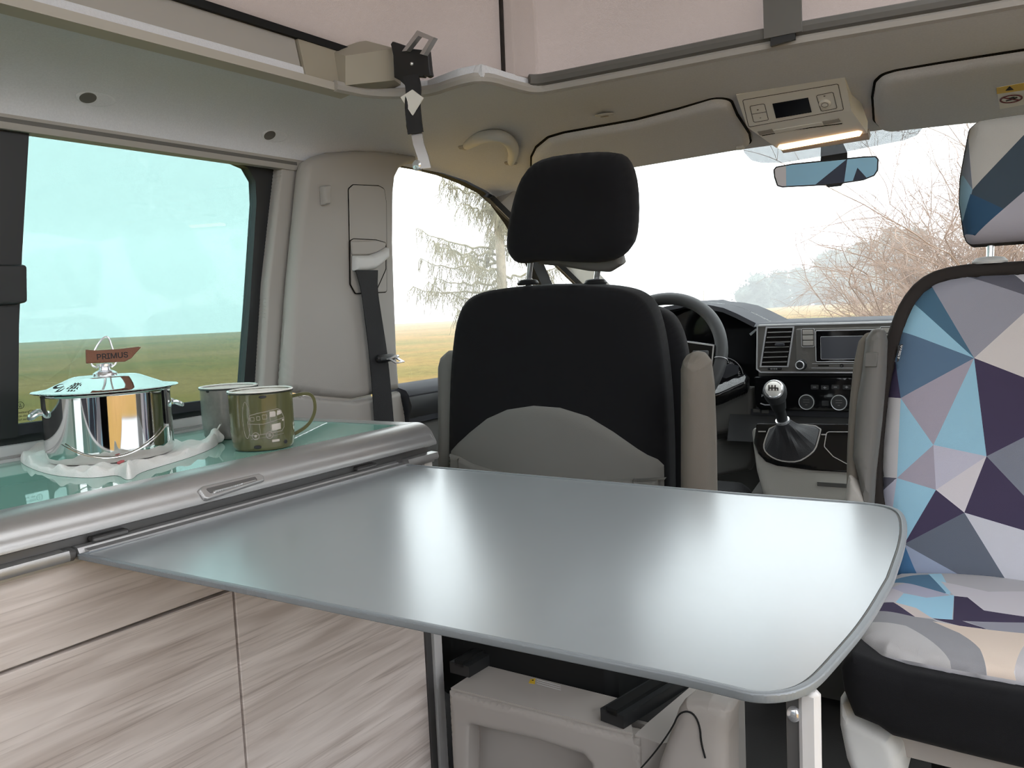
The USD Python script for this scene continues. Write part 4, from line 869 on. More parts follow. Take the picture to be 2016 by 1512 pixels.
cell3((184, 182, 182), (420, 870), (520, 815), (700, 850), (960, 978), (1175, 1092), (1100, 1130), (700, 1060), (520, 1020)); cell3((214, 198, 184), (830, 822), (1100, 862), (1275, 885), (1600, 905), (1450, 940), (1275, 950), (1210, 1030), (1178, 1090), (1060, 950), (960, 880))
cell3(PURP, (825, 808), (960, 813), (1100, 860), (960, 842)); cell3((150, 150, 160), (990, 818), (1275, 832), (1600, 880), (1600, 910), (1275, 885), (1100, 862))
cell3((186, 182, 184), (1178, 1092), (1215, 1025), (1275, 950), (1450, 940), (1600, 1150), (1300, 1170)); cell3((96, 122, 146), (380, 940), (480, 878), (535, 960), (520, 1020))
sm3 = shapely.MultiLineString([LineString(np.asarray(g.exterior.coords)) for g, _ in cells3])
printed('cushion_cover', pil(FC2, cg2, .028, .03, .06, .016, seams=sm3.intersection(cg2.buffer(-.003)), bulge=lambda p: .004*np.sin(p[:, 0]*14)*np.sin(p[:, 1]*11)), cells3, (184, 182, 186), seat_print, ps, label='triangle print cover')
Ff2 = FY(1.148)
obj('cushion_front', pil(Ff2, rounded(poly(np.vstack([Ff2.px([(1678, 1280), (1655, 1309), (1662, 1357), (1682, 1406), (1731, 1426), (1759, 1446), (1900, 1482), (2016, 1510)]), [(.12, .392), (2*XS+.20, .43), (2*XS+.235, .50), (.05, .515)], Ff2.px([(2016, 1358), (1905, 1340), (1783, 1318), (1727, 1300)])])), .008), .020, .30, .03, .016), black_cloth, ps, label='black cushion front and sides')
Fsh = FY(1.175)
obj('base_shield', pil(Fsh, rounded(poly(Fsh.px([(1655, 1366), (1664, 1352), (1682, 1400), (1730, 1426), (1757, 1442), (1776, 1475), (1786, 1530), (1690, 1540), (1668, 1485), (1655, 1420)])), .006), .022, .12, .016, .010), trim_lt, ps, label='pale grey plastic base shield')
obj('base_bar', ext(FY(1.195), poly(FY(1.195).px([(1770, 1450), (2060, 1522), (2060, 1558), (1770, 1486)])), -.02, .0), seat_grey, ps)
obj('seat_pedestal', cbox((XS, 1.52, .19), (.40, .40, .30), .02), rubber, ps)
Fpa = FS(1.56, .56, 1.63, .92)
obj('armrest_pad', pil(Fpa, rounded(poly(Fpa.px([(1668, 880), (1672, 800), (1680, 720), (1690, 672), (1704, 656), (1722, 652), (1728, 680), (1700, 900), (1690, 985), (1666, 985)])), .01), .018, .05, .018, .010), arm_cloth, ps)
Fpc = Frame(Fpa.O+Fpa.N*.012, Fpa.U, Fpa.V)
obj('armrest_shell', pil(Fpc, rounded(poly(Fpc.px([(1679, 900), (1686, 800), (1696, 735), (1704, 668), (1716, 650), (1730, 645), (1743, 650), (1747, 668), (1744, 740), (1736, 830), (1725, 925), (1720, 1000), (1700, 1000), (1690, 940)])), .008), .022, .04, .018, .006), trim_dk, ps, label='dark grey plastic armrest shell')
Fpd = Frame(Fpc.O+Fpc.N*.0212, Fpc.U, Fpc.V)
obj('armrest_button', pil(Fpd, rounded(poly(Fpd.px([(1704, 694), (1729, 693), (1727, 723), (1702, 723)])), .002), .003, .004, .002, .008), trim_dk, ps)
obj('armrest_bracket', pil(Fpa, rounded(poly(Fpa.px([(1664, 1020), (1664, 985), (1674, 924), (1690, 940), (1720, 985), (1722, 1030)])), .006), .028, .03, .014, .010), trim, ps)

# rear bench in the same print, behind the camera (seen only in the mirrors and the pot)
rb = thing('rear_bench', 'rear bench behind the camera in triangle print cover', 'bench')
FRb = Frame((-.42, -.62, .44), (-1, 0, 0), (0, -.16, .60)); 
gR = rrect(-.55, 0, .55, .62, .06); rg = np.random.default_rng(3); cells4 = []
PAL = [BLUE, LBLUE, SLATE, LILAC, PURP, WHITE, GREY, DGREY, LAV]
PAL2 = [WHITE, DGREY, GREY, (62, 66, 78), WHITE, GREY, LBLUE]
pp4 = np.vstack([rg.uniform((-.6, -.05), (.6, .7), (24, 2)), [(-.7, -.1), (.7, -.1), (.7, .8), (-.7, .8)]])
for t4 in Delaunay(pp4).simplices: cells4.append((poly(pp4[t4]), PAL2[rg.integers(len(PAL2))]))
sm4 = shapely.MultiLineString([LineString(np.asarray(g.exterior.coords)) for g, _ in cells4]).intersection(gR.buffer(-.003))
printed('back_cover', pil(FRb, gR, .05, .05, .06, .02, seams=sm4), cells4, LAV, seat_print, rb)
obj('cushion', pil(Frame((-.42, -.62, .40), (1, 0, 0), (0, 1, 0)), rrect(-.55, 0, .55, .34, .05), .06, .05, .05, .04), grey_cloth, rb)
obj('base', cbox((-.42, -.45, .17), (1.0, .34, .34), .01), trim_dk, rb)

# ================================================================ seat belt
sbt = thing('seat_belt', 'black seat belt hanging from the pillar outlet with metal tongue', 'seat belt')
FBt = FX(-1.383)
cl = [(722, 532), (727, 570), (734, 620), (744, 690), (749, 740), (754, 800), (758, 850), (762, 900)]
wd = [.066, .048, .050, .054, .056, .058, .058, .058]
cp_ = chaikin(np.column_stack([FBt.to(FBt.px(cl)), wd]), 2, False)
belt_n = np.clip((cp_[:, 2]-.80)*.0, 0, 0)
obj('belt', strap(cp_[:, :3], cp_[:, 3], .0025, (.15, 1, 0)), webbing, sbt)
tb_ = FBt.px([(750, 703)])[0]; T0 = FBt.at(755, 705, .006)
obj('tongue_grip', cbox(T0, (.016, .060, .018), .005), black, sbt)
ta, tb2 = FBt.at(762, 703, .012), FY(float(T0[1])-.03).at(788, 714)
td_ = unit(tb2-ta); ts = unit(np.cross(td_, (0.2, -.3, 1))); FTg = Frame(ta, td_, ts)
Ltg = float(np.linalg.norm(tb2-ta))
gt = Polygon([(-.005, -.019), (.008, -.019), (.016, -.011), (Ltg, -.011), (Ltg, .011), (.016, .011), (.008, .019), (-.005, .019)]).difference(rrect(.014, -.005, Ltg-.007, .005, .002))
obj('tongue', ext(FTg, gt, -.0012, .0012), chrome, sbt)

# ================================================================ dashboard
db = thing('dashboard', 'grey and black dashboard with radio, climate controls and silver trim', 'dashboard')
def xpro(yz, x0, x1): return ext(FX(0), poly(yz), x0, x1)
DSX = -.712
obj('body', xpro([(2.325, .880), (2.36, .893), (2.44, .897), (2.92, .893), (2.98, .80), (2.98, .34), (2.55, .34), (2.46, .60), (2.34, .66)], DSX, .42), dash_low, db)
obj('body', xpro([(2.50, .893), (2.92, .893), (2.98, .80), (2.98, .34), (2.55, .34), (2.46, .60), (2.36, .64), (2.37, .69), (2.49, .72)], -1.42, DSX), dash_low, db)
obj('top_pad', xpro([(2.300, .8985), (2.318, .9075), (2.42, .9075), (2.93, .900), (2.93, .893), (2.318, .893)], DSX, .42), dash_top, db)
obj('top_pad', xpro([(2.48, .900), (2.93, .900), (2.93, .893), (2.48, .893)], -1.42, DSX), dash_top, db)
Fd = FY(2.30)
def dpx(*p): return poly(Fd.px(p))
ux = lambda x, y: Fd.px([(x, y)])[0]
# trim panel with silver border, centre XM
xl_, yt_ = ux(1492, 639); _, yb_ = ux(1500, 734); XM = -.472; xr_ = 2*XM-xl_
tp = rounded(Polygon([(xl_, yt_), (xr_, yt_), (xr_-.004, yb_), (xl_+.008, yb_), (xl_-.004, yb_+.01)]), .006)
obj('trim_panel', pil(Fd, tp, .012, .02, .004, .012), trim_dk, db)
Fd1 = Frame(Fd.O+Fd.N*.0115, Fd.U, Fd.V)
obj('silver_border', ext(Fd1, tp.buffer(-.001).difference(tp.buffer(-.0045)), 0, .0028), silver, db)
obj('silver_strip', xpro([(2.298, .8955), (2.296, .8985), (2.3, .9010), (2.306, .9005)], xl_, .40), silver, db)
vb = poly(Fd1.px([(1509, 644), (1564, 643), (1552, 722), (1497, 722)]))
obj('vent_frame', ext(Fd1, vb.buffer(.001).difference(vb.buffer(-.0028)), 0, .0035), silver, db)
vi = vb.buffer(-.0026); obj('vent_back', ext(Fd1, vi, .0, .0006), groove, db)
for k in range(7):
    ya = 653+k*9.8; a_, b_ = Fd1.at(1512-k*1.7, ya+1.4, .003), Fd1.at(1559-k*1.6, ya, .003)
    obj('vent_slat', strap([a_, b_], .0055, .0016, (0, 1, .35)), alu, db, label='silver edged vent slat')
obj('vent_tab', cbox(Fd1.px([(1537, 678)])[0].tolist()+[.008], (.024, .008, .010), .002, Fd1), dash_top, db)
tw = Fd1.px([(1525, 726)])[0]; obj('vent_wheel', pil(Fd1, rrect(tw[0]-.019, tw[1]-.004, tw[0]+.019, tw[1]+.004, .0035), .004, 0, .003, .003), black, db)
obj('wheel_mark', [ext(Fd1, lines([[(tw[0]+d, tw[1]-.002), (tw[0]+d, tw[1]+.002)] for d in (-.008, -.003, .002, .007)], .0012), .003, .0046)], white_ink, db)
# radio
rl, rt_ = Fd1.px([(1567, 645)])[0]; rb_ = Fd1.px([(1563, 732)])[0][1]; rr_ = 2*XM-rl
rd = rrect(rl, rb_+.002, rr_, rt_-.002, .005)
obj('radio', pil(Fd1, rd, .005, 0, .004, .01), trim_dk, db, label='radio unit with screen')
rp = db.GetStage().GetPrimAtPath('/World/dashboard/radio')
Fr = Frame(Fd1.O+Fd1.N*.0048, Fd1.U, Fd1.V)
sx0, sy1 = Fr.px([(1606, 651)])[0]; sy0 = Fr.px([(1597, 712)])[0][1]; sx1 = 2*XM-sx0
bz = rrect(sx0, sy0, sx1, sy1, .003)
obj('screen_bezel', ext(Fr, bz, 0, .0022), gloss_black, rp)
obj('bezel_edge', ext(Fr, bz.buffer(.0006).difference(bz.buffer(-.0012)), 0, .0030), silver, rp)
sg = rrect(sx0+.013, sy0+.007, sx1-.013, sy1-.016, .002)
obj('screen', ext(Fr, sg, .002, .0034), radio_screen, rp, label='blank grey screen')
obj('bezel_edge', ext(Fr, sg.buffer(.001).difference(sg), .002, .0032), silver, rp)
bx0, by1 = Fr.px([(1580, 649)])[0]; by0 = Fr.px([(1578, 681)])[0][1]
for sgn in (0, 1):
    ca = lambda x: x if sgn == 0 else 2*XM-x
    gB = rrect(ca(bx0-.002), by0-.002, ca(sx0-.004), by1+.002, .003)
    obj('button_frame', ext(Fr, gB.buffer(.0012).difference(gB), 0, .002), silver, rp)
    for k in range(3):
        h = (by1-by0)/3; obj('radio_button', pil(Fr, rrect(ca(bx0), by0+k*h+.0008, ca(sx0-.006), by0+(k+1)*h-.0008, .001), .0025, 0, .0015, .006), trim, rp)
    kp = Fr.px([(1578, 718)])[0]; kx = ca(kp[0])
    obj('radio_knob', spin(Fr, [(0, .018), (.010, .018), (.012, .016), (.0125, .004), (.0145, .002), (.0145, 0)], kx, kp[1], 28), black, rp)
    obj('knob_ring', spin(Fr, [(.0085, .0185), (.0105, .0188), (.0115, .0175), (.0105, .017)], kx, kp[1], 28), silver, rp)
s0 = Fr.px([(1611, 720)])[0]; s1_ = Fr.px([(1632, 720)])[0]
obj('card_slot', ext(Fr, lines([[s0, s1_]], .003), 0, .0006), groove, rp)
jk = Fr.px([(1657, 720)])[0]; obj('jack_socket', [spin(Fr, [(.002, .001), (.0045, .0014), (.005, 0)], jk[0], jk[1], 16)], black, rp)
obj('trim_line', [ext(Fr, lines([[(sx0+d0, sy0-dy), (sx1-d0, sy0-dy)]], .0012), 0, .0010) for d0, dy in ((-.01, .005), (-.012, .0165))], silver, rp)
# climate panel
Fcl = FY(2.306)
c0 = Fcl.px([(1486, 740)])[0]; c1 = Fcl.px([(1490, 806)])[0]
cpn = rounded(Polygon([(c0[0], c0[1]), (2*XM-c0[0], c0[1]), (2*XM-c0[0], c1[1]+.012), (2*XM-c0[0]-.012, c1[1]), (c0[0]+.014, c1[1]), (c0[0]+.0, c1[1]+.014)]), .006)
obj('climate_panel', pil(Fcl, cpn, .010, .02, .004, .012), gloss_black, db, label='gloss black climate panel')
cpp = stage.GetPrimAtPath('/World/dashboard/climate_panel'); Fc2 = Frame(Fcl.O+Fcl.N*.0098, Fcl.U, Fcl.V)
for px_ in ((1589, 791), (1653, 792)):
    q = Fc2.px([px_])[0]
    obj('climate_knob', spin(Fc2, [(0, .009), (.017, .009), (.0185, .007), (.0195, 0)], q[0], q[1], 32), dash_soft, cpp)
    obj('knob_ring', spin(Fc2, [(.0178, .0092), (.0195, .0095), (.0202, .008), (.0195, .007)], q[0], q[1], 32), silver, cpp)
    obj('knob_print', [ext(Fc2, lines([[(q[0]-.008, q[1]+.006), (q[0]+.008, q[1]+.006)], [(q[0]-.008, q[1]), (q[0]+.008, q[1])], [(q[0]-.003, q[1]-.007), (q[0]+.003, q[1]-.007)]], .0015), .0088, .0094)], alu_dk, cpp)
for k, px_ in enumerate(((1604, 762), (1624, 763), (1645, 762), (1667, 762))):
    q = Fc2.px([px_])[0]; obj('climate_button', pil(Fc2, rrect(q[0]-.010, q[1]-.006, q[0]+.010, q[1]+.006, .002), .0015, 0, .001, .006), dash_soft, cpp)
    obj('button_mark', ext(Fc2, lines([[(q[0]-.004, q[1]), (q[0]+.004, q[1])], [(q[0], q[1]-.003), (q[0], q[1]+.003)]][:1+k % 2], .0012), .0014, .0020), silver, cpp)
q = Fc2.px([(1625, 794)])[0]; obj('climate_button', pil(Fc2, rrect(q[0]-.009, q[1]-.007, q[0]+.009, q[1]+.007, .002), .0015, 0, .001, .006), dash_soft, cpp)
obj('silver_inlay', ext(Fc2, lines([Fc2.px([(1497, 794), (1506, 797), (1517, 797)])], .003), 0, .001), silver, cpp)
q = Fc2.px([(1501, 779)])[0]; obj('parking_print', text(Fc2, 'P', q[0], q[1], .006, .0008), silver, cpp)
F7 = FY(2.312); g0 = F7.px([(1480, 805)])[0]; g1 = F7.px([(1482, 816)])[0]
obj('lower_rail', ext(F7, shapely.box(g0[0], g1[1], 2*XM-g0[0], g0[1]), -.02, .006), dash_top, db)
for px_ in ((1491, 808), (1508, 810)):
    q = F7.px([px_])[0]; obj('rail_button', cbox((q[0], q[1], .007), (.018, .009, .004), .001, F7), dash_low, db)
obj('shelf', xpro([(2.31, g1[1]), (2.33, g1[1]-.05), (2.46, g1[1]-.05), (2.46, g1[1]-.07), (2.28, g1[1]-.07), (2.30, g1[1]-.02)], g0[0]-.06, 2*XM-g0[0]+.06), dash_soft, db)
# instrument hood and cluster in front of the steering wheel
SWX = -.918
Fh3 = FY(2.36)
ho = Fh3.px([(1367, 597), (1399, 600), (1428, 606), (1454, 617), (1478, 629), (1500, 640)])
ho_full = np.vstack([ho[::-1]*[1, 1], [(SWX, ho[0][1]+.006)], ho*[-1, 1]+[2*SWX, 0]])
hi = ho_full-[0, .012]; hi[:, 0] = SWX+(hi[:, 0]-SWX)*.975
obj('instrument_hood', ext(Fh3, poly(np.vstack([ho_full, hi[::-1]])), -.30, .015), dash_top, db)
obj('cluster_face', ext(FY(2.47), poly(np.vstack([ho_full, [(ho_full[-1][0], .70), (ho_full[0][0], .70)]])), -.02, 0), gloss_black, db)
obj('cluster_side', xpro([(2.325, .905), (2.47, .905), (2.47, .70), (2.37, .68)], ho_full[0][0]-.004, ho_full[0][0]+.014) if ho_full[0][0] > SWX else xpro([(2.325, .905), (2.47, .905), (2.47, .70), (2.37, .68)], ho_full[0][0]-.014, ho_full[0][0]+.004), dash_soft, db)
FG = FY(2.466)
gc = FG.px([(1426, 742)])[0]
obj('gauge', [ext(FG, Point(gc).buffer(.058).difference(Point(gc).buffer(.0565)), 0, .002)]+[text(FG, str(20*k), gc[0]+.046*math.cos(a), gc[1]+.046*math.sin(a), .006, .001, rot=a-math.pi/2) for k, a in enumerate(np.linspace(2.9, .1, 9))], silver, db)
obj('cluster_reflection_edge', ext(FY(2.44), poly(FY(2.44).px([(1475, 657), (1489, 646), (1491, 649), (1478, 661)])), -.002, 0), silver, db)
obj('column_stalk', pts_hull(np.vstack([FY(2.30).to(FY(2.30).px([(1423, 722), (1440, 716), (1455, 720), (1453, 735), (1430, 745), (1420, 742)])), FY(2.36).to(FY(2.36).px([(1400, 725), (1440, 730), (1420, 745)]))])), dash_top, db)
obj('column_shroud', pil(FS(2.25, .72, 2.36, .80), FS(2.25, .72, 2.36, .80).px([(1395, 772), (1412, 762), (1440, 750), (1469, 738), (1476, 745), (1470, 760), (1420, 782), (1395, 790)]), .012, .03, .008, .01), gloss_black, db)
FKn = FY(2.33)
obj('knee_panel', pil(FKn, rounded(poly(FKn.px([(1380, 790), (1420, 782), (1474, 760), (1486, 760), (1486, 818), (1440, 850), (1380, 862)])), .006), .02, .03, .014, .012), dash_low, db)
obj('knee_panel', pil(FY(2.38), rounded(poly(FY(2.38).px([(1380, 874), (1440, 858), (1486, 832), (1490, 900), (1480, 925), (1380, 945)])), .006), .02, .03, .014, .012), dash_low, db)

# ================================================================ steering wheel
sw = thing('steering_wheel', 'black leather steering wheel with silver spoke inserts', 'steering wheel')
FSw = Frame((SWX, 2.12, .828), (1, 0, 0), (0, .46, .888)); RS = .176
obj('rim', tube([FSw.to([(RS*math.cos(a), RS*math.sin(a))])[0] for a in np.linspace(0, 2*np.pi, 73)[:-1]], .0165, 14, True), dash_soft, sw, smooth=60)
for a in (-.02, math.pi+.02): obj('rim_seam', tube([FSw.to([(RS*math.cos(a)+.0172*math.cos(b)*math.cos(a), RS*math.sin(a)+.0172*math.cos(b)*math.sin(a))], .0172*math.sin(b))[0] for b in np.linspace(0, 2*np.pi, 17)[:-1]], .0012, 5, True), silver, sw)
obj('airbag_cover', pil(FSw, rounded(Polygon([(-.085, .045), (.085, .045), (.075, -.04), (.04, -.07), (-.04, -.07), (-.075, -.04)]), .02), .045, .02, .03, .012), dash_soft, sw)
for s in (-1, 1):
    sp_ = rounded(Polygon([(s*.07, .05), (s*.165, .035), (s*.168, -.03), (s*.12, -.055), (s*.07, -.05)]), .008)
    obj('spoke', pil(FSw, sp_, .014, .012, .008, .01), gloss_black, sw)
    obj('spoke_insert', ext(FSw, sp_.buffer(-.006).difference(sp_.buffer(-.0095)), .010, .0152), chrome, sw)
    obj('spoke_buttons', pil(FSw, rrect(s*.10, -.02, s*.15, .018, .008), .018, 0, .006, .006), dash_soft, sw)
obj('lower_spoke', pil(FSw, Polygon([(-.03, -.06), (.03, -.06), (.025, -.17), (-.025, -.17)]), .008, .012, .006, .012), gloss_black, sw)
obj('column', tube([FSw.to([(0, 0)], -.02)[0], FSw.to([(0, -.02)], -.28)[0]], .055, 20), dash_soft, sw)

# ================================================================ gear console
gcs = thing('gear_console', 'gear lever console with gloss black bezel and leather boot', 'gear lever')
FGc = FS(2.05, .53, 2.135, .665)
body = rounded(poly(FGc.px([(1480, 842), (1484, 880), (1490, 925), (1503, 972), (1520, 1010), (1700, 1020), (1740, 960), (1740, 842)])), .012)
obj('body', pil(FGc, body, .012, .12, .02, .014), console_grey, gcs, label='grey plastic console body')
obj('lower_body', pts_hull([(x, y, z) for x in (-.655, -.20) for y, z in ((2.03, .49), (2.30, .55), (2.05, .02), (2.4, .02))]), dash_low, gcs)
Fbz = Frame(FGc.O+FGc.N*.010, FGc.U, FGc.V)
bzp = rounded(poly(Fbz.px([(1490, 834), (1484, 872), (1492, 893), (1508, 910), (1530, 918), (1600, 927), (1670, 931), (1740, 934), (1740, 836)])), .006)
obj('bezel', pil(Fbz, bzp, .005, .004, .003, .01), gloss_black, gcs)
Fbt = Frame(Fbz.O+Fbz.N*.0045, Fbz.U, Fbz.V)
rg_ = rounded(poly(chaikin(Fbt.px([(1517, 838), (1507, 862), (1502, 880), (1507, 893), (1524, 905), (1545, 911), (1572, 911), (1592, 900), (1607, 886), (1614, 862), (1619, 840), (1570, 834)]), 1)), .003)
obj('boot_ring', ext(Fbt, rg_.difference(rg_.buffer(-.003)), 0, .003), chrome, gcs)
col0 = FY(2.055).at(1541, 829); kb = FY(2.015).at(1525, 770)
cr = np.asarray(rg_.buffer(-.003).exterior.coords)[:-1]; n_ = len(cr); V = [Fbt.to(cr, .001)]
ax_ = unit(kb-col0); e1 = unit(np.cross(ax_, (0, 1, 0))); e2 = np.cross(ax_, e1)
base = Fbt.to(cr, .001); bc = base.mean(0); ang = np.array([math.atan2((q-bc)@e2, (q-bc)@e1) for q in base])
topc = col0+.0145*(np.cos(ang)[:, None]*e1+np.sin(ang)[:, None]*e2); LV = 12; VV = []
for k in range(LV+1):
    t = k/LV; q = base*(1-t)+topc*t; sag = .020*math.sin(math.pi*t)**1.0; q = q-np.outer(np.ones(n_), FGc.N)*sag*(.2)
    q = q+(col0-q)*(.28*math.sin(math.pi*t)); q = q+.0035*math.sin(math.pi*t)*np.sin(ang*6+t*4)[:, None]*unit((.3, -.8, .5)); VV.append(q)
VV = np.vstack(VV); fb = []
for k in range(LV):
    for j in range(n_): q = (k*n_+j, k*n_+(j+1) % n_, (k+1)*n_+(j+1) % n_, (k+1)*n_+j); fb += [(q[0], q[1], q[2]), (q[0], q[2], q[3])]
bm = trimesh.Trimesh(VV, fb, process=False); bm.fix_normals()
boot_m = mat('boot_leather', (44, 44, 46), .5, bump=.4, bscale=500)
obj('boot', bm, boot_m, gcs, smooth=60)
obj('lever', tube([col0-ax_*.01, kb], [.013, .0145, .013], 16), black, gcs)
obj('lever_collar', tube([col0-ax_*.002, col0+ax_*.004], .0165, 20), chrome, gcs)
fk = unit(EYE-kb+np.array((-.25, -.1, .55))); FKb = Frame(kb, np.cross((0, 0, 1.0), fk), np.cross(fk, np.cross((0, 0, 1.0), fk)))
ks = trimesh.creation.icosphere(3); kv = np.array(ks.vertices); kz = kv@ax_
kv = kv*.0270; kv = kv-np.outer(np.clip(-kz, 0, 1)*.012, ax_); obj('knob', trimesh.Trimesh(kv+kb, ks.faces, process=False), dash_soft, gcs, smooth=60)
obj('knob_skirt', tube([kb-ax_*.050, kb-ax_*.012], [.016, .019, .022], 20), black, gcs)
obj('knob_ring', spin(FKb, [(.0180, .0218), (.0205, .0210), (.0230, .0165), (.0185, .018)], 0, 0, 32), chrome, gcs)
obj('shift_plate', spin(FKb, [(0, .0300), (.012, .0280), (.0188, .0210)], 0, 0, 32), white_pl, gcs)
obj('shift_pattern', [ext(FKb, lines([[(-.009, -.006), (-.009, .007)], [(-.002, -.006), (-.002, .007)], [(.005, -.006), (.005, .007)], [(-.009, 0), (.011, 0)], [(.011, 0), (.011, -.006)]], .0022), .020, .0312)], ink, gcs)
cu = rounded(poly(Fbt.px([(1627, 850), (1622, 880), (1640, 900), (1668, 915), (1730, 915), (1730, 850)])), .008)
obj('cup_tray', [ext(Fbt, cu.difference(cu.buffer(-.002)), 0, .002), ext(Fbt, lines([Fbt.px([(1493, 850), (1508, 850)]), Fbt.px([(1617, 856), (1628, 856)])], .003), 0, .0015)], chrome, gcs)
FGl = FS(2.04, .45, 2.05, .53)
obj('flap', ext(FGl, poly(FGl.px([(1611, 948), (1720, 955), (1720, 1020), (1614, 1010)])), .0, .012), dash_low, gcs)

# ================================================================ outdoors
GZ = -.62
R_ = np.concatenate([np.linspace(.1, 20, 30), np.linspace(22, 128, 40), [132, 136, 142, 150, 170, 220, 330]]); A_n = 220
th_ = np.arange(A_n)*2*np.pi/A_n; VG = []
for r_ in R_:
    x, y = r_*np.cos(th_), r_*np.sin(th_); q = np.stack([x, y, np.zeros(A_n)], 1)
    z = GZ+.05*np.sin(x*.21+1)*np.sin(y*.17)*min(1, r_/20)+.05*(meshkit.fbm(q*.35) if False else 0)-max(0, r_-124)**1.35*.012*1.0
    VG.append(np.stack([x, y, z*np.ones(A_n)], 1))
VG = np.vstack(VG); fg = [(0, 0, 0)][:0]
for i in range(len(R_)-1):
    for j in range(A_n): q = (i*A_n+j, (i+1)*A_n+j, (i+1)*A_n+(j+1) % A_n, i*A_n+(j+1) % A_n); fg += [(q[0], q[1], q[2]), (q[0], q[2], q[3])]
struct('field', trimesh.Trimesh(VG, fg, process=False), field_m, 'yellowish brown stubble field running to a foggy crest', smooth=True)
fr_ = [(7, -2), (300, -8), (300, 26), (7, 14)]
fogm = lathe(fr_, (0, 0, 0), 48, True); fogm.fix_normals()
tag(usdkit.mesh(stage, '/World/fog', fogm, fog).GetPrim(), 'thin pale fog lying over the field', 'fog', None, 'stuff')
def direction(x, y):
    r = np.array([(x-1008)/FPX, -(y-756)/FPX, 1])@CAM; return unit(r[:2])
bark = mat('weathered_bark', (150, 140, 122), .9, spec=.1, var=.2, vscale=8)
twig_l = mat('larch_twigs', (128, 122, 100), .9, spec=.1)
twig_b = mat('pinkish_brown_twigs', (146, 126, 114), .9, spec=.1)
far_leaf = mat('far_tree_foliage', (78, 86, 78), .95, spec=.1, var=.3, vscale=.6)
# bare larch beside the driver window
def larch(px, dist, H, seed, label):
    r = np.random.default_rng(seed); d = direction(px, 620); base = np.array([d[0]*dist, d[1]*dist, GZ])
    t = thing('larch', label, 'tree')
    hs = np.linspace(0, H, 16); tr = np.stack([base[0]+.08*np.sin(hs*.5), base[1]+.08*np.cos(hs*.4), GZ+hs], 1)
    obj('trunk', tube(tr, np.interp(hs, [0, H*.5, H], [.135, .10, .02]), 10), bark, t)
    pl, wd = [], []
    for h in np.concatenate([np.linspace(1.5, 4, 20), np.linspace(4.1, H-.5, 36)]):
        a = r.uniform(0, 2*np.pi); Lb = np.interp(h, [1.5, 3.5, H], [1.7, 2.4, .6])*r.uniform(.55, 1.1)
        o = np.array([base[0], base[1], GZ+h]); n = 14; s = np.linspace(0, 1, n); dd = np.array([math.cos(a), math.sin(a), 0])
        rise = r.uniform(-.30, .05); q = o+np.outer(s*Lb, dd)+np.outer(Lb*(rise*s+(.30*s**2-.02)), [0, 0, 1])*1.0; q += r.normal(size=(n, 3))*.03
        pl.append(q); wd.append(np.interp(s, [0, 1], [.065, .012]))
        for k in range(int(Lb*30)):
            u = r.uniform(.06, 1); i = int(u*(n-1)); p0 = q[i]+(q[min(i+1, n-1)]-q[i])*(u*(n-1)-i)
            ln = r.uniform(.15, .75)*(1-.45*u); sd = unit(dd*r.uniform(-.1, .6)+np.array([-dd[1], dd[0], 0])*r.normal()*.8)
            m = 5; v = np.linspace(0, 1, m); tw = p0+np.outer(v*ln*.5, sd)+np.outer(-ln*(v**1.5), [0, 0, 1])+r.normal(size=(m, 3))*.014
            pl.append(tw); wd.append(np.interp(v, [0, 1], [.017, .010]))
            for _ in range(2):
                j = r.integers(1, m); p1 = tw[j]; e = p1+np.array([r.normal()*.07, r.normal()*.07, -r.uniform(.06, .22)]); pl.append(np.array([p1, (p1+e)/2+r.normal(size=3)*.01, e])); wd.append(np.array([.012, .010, .008]))
    curves('branches', pl, wd, twig_l, t, 'stuff')
larch(984, 21.0, 11.0, 4, 'tall bare larch with drooping twigs seen through the driver window')
# leafless shrubs on the right, seen through the windscreen
def shrub(px, dist, H, n0, seed, label, lean=(0, 0), name='bare_shrub', spread=.75):
    r = np.random.default_rng(seed); d = direction(px, 620); base = np.array([d[0]*dist, d[1]*dist, GZ]); t = thing(name, label, 'shrub')
    pl, wd = [], []
    def grow(p, v, ln, w, lev):
        n = 7; q = [p]; 
        for k in range(n-1):
            v = unit(v+r.normal(size=3)*.13+np.array([0, 0, .02 if lev < 2 else -.015])); q.append(q[-1]+v*ln/(n-1))
        q = np.array(q); pl.append(q); wd.append(np.linspace(w, w*.55, n))
        if lev < 3:
            for _ in range([6, 6, 4][lev]):
                i = r.integers(1, n); vv = unit(q[i]-q[i-1]); grow(q[i], unit(vv+r.normal(size=3)*[.62, .62, .45]), ln*r.uniform(.42, .72), w*.5, lev+1)
    for k in range(n0):
        a = r.uniform(0, 2*np.pi); s = r.uniform(.1, spread); v = unit((math.cos(a)*s+lean[0], math.sin(a)*s+lean[1], 1))
        grow(base+np.array([math.cos(a), math.sin(a), 0])*r.uniform(0, .35)-(0, 0, .05), v, H*r.uniform(.45, .62), .035, 0)
    curves('branches', pl, wd, twig_b, t, 'stuff')
    obj('stem_base', lathe([(0, -.05), (.16, -.05), (.12, .10), (.05, .22), (0, .24)], base, 12), bark, t)
shrub(1760, 20, 2.6, 13, 21, 'low leafless pinkish shrub at the left end of the hedge', spread=1.1)
shrub(1850, 17.5, 4.0, 16, 22, 'leafless pinkish brown shrub behind the passenger seat backrest, left one', spread=1.0)
shrub(1950, 16, 4.8, 18, 23, 'leafless shrub directly behind the patterned headrest')
shrub(2060, 15, 5.2, 18, 24, 'tall leafless shrub at the right edge of the windscreen', lean=(-.15, .05))
shrub(2010, 24, 8.5, 10, 26, 'tall bare tree with hanging twigs above the shrubs', name='bare_tree', spread=.55)
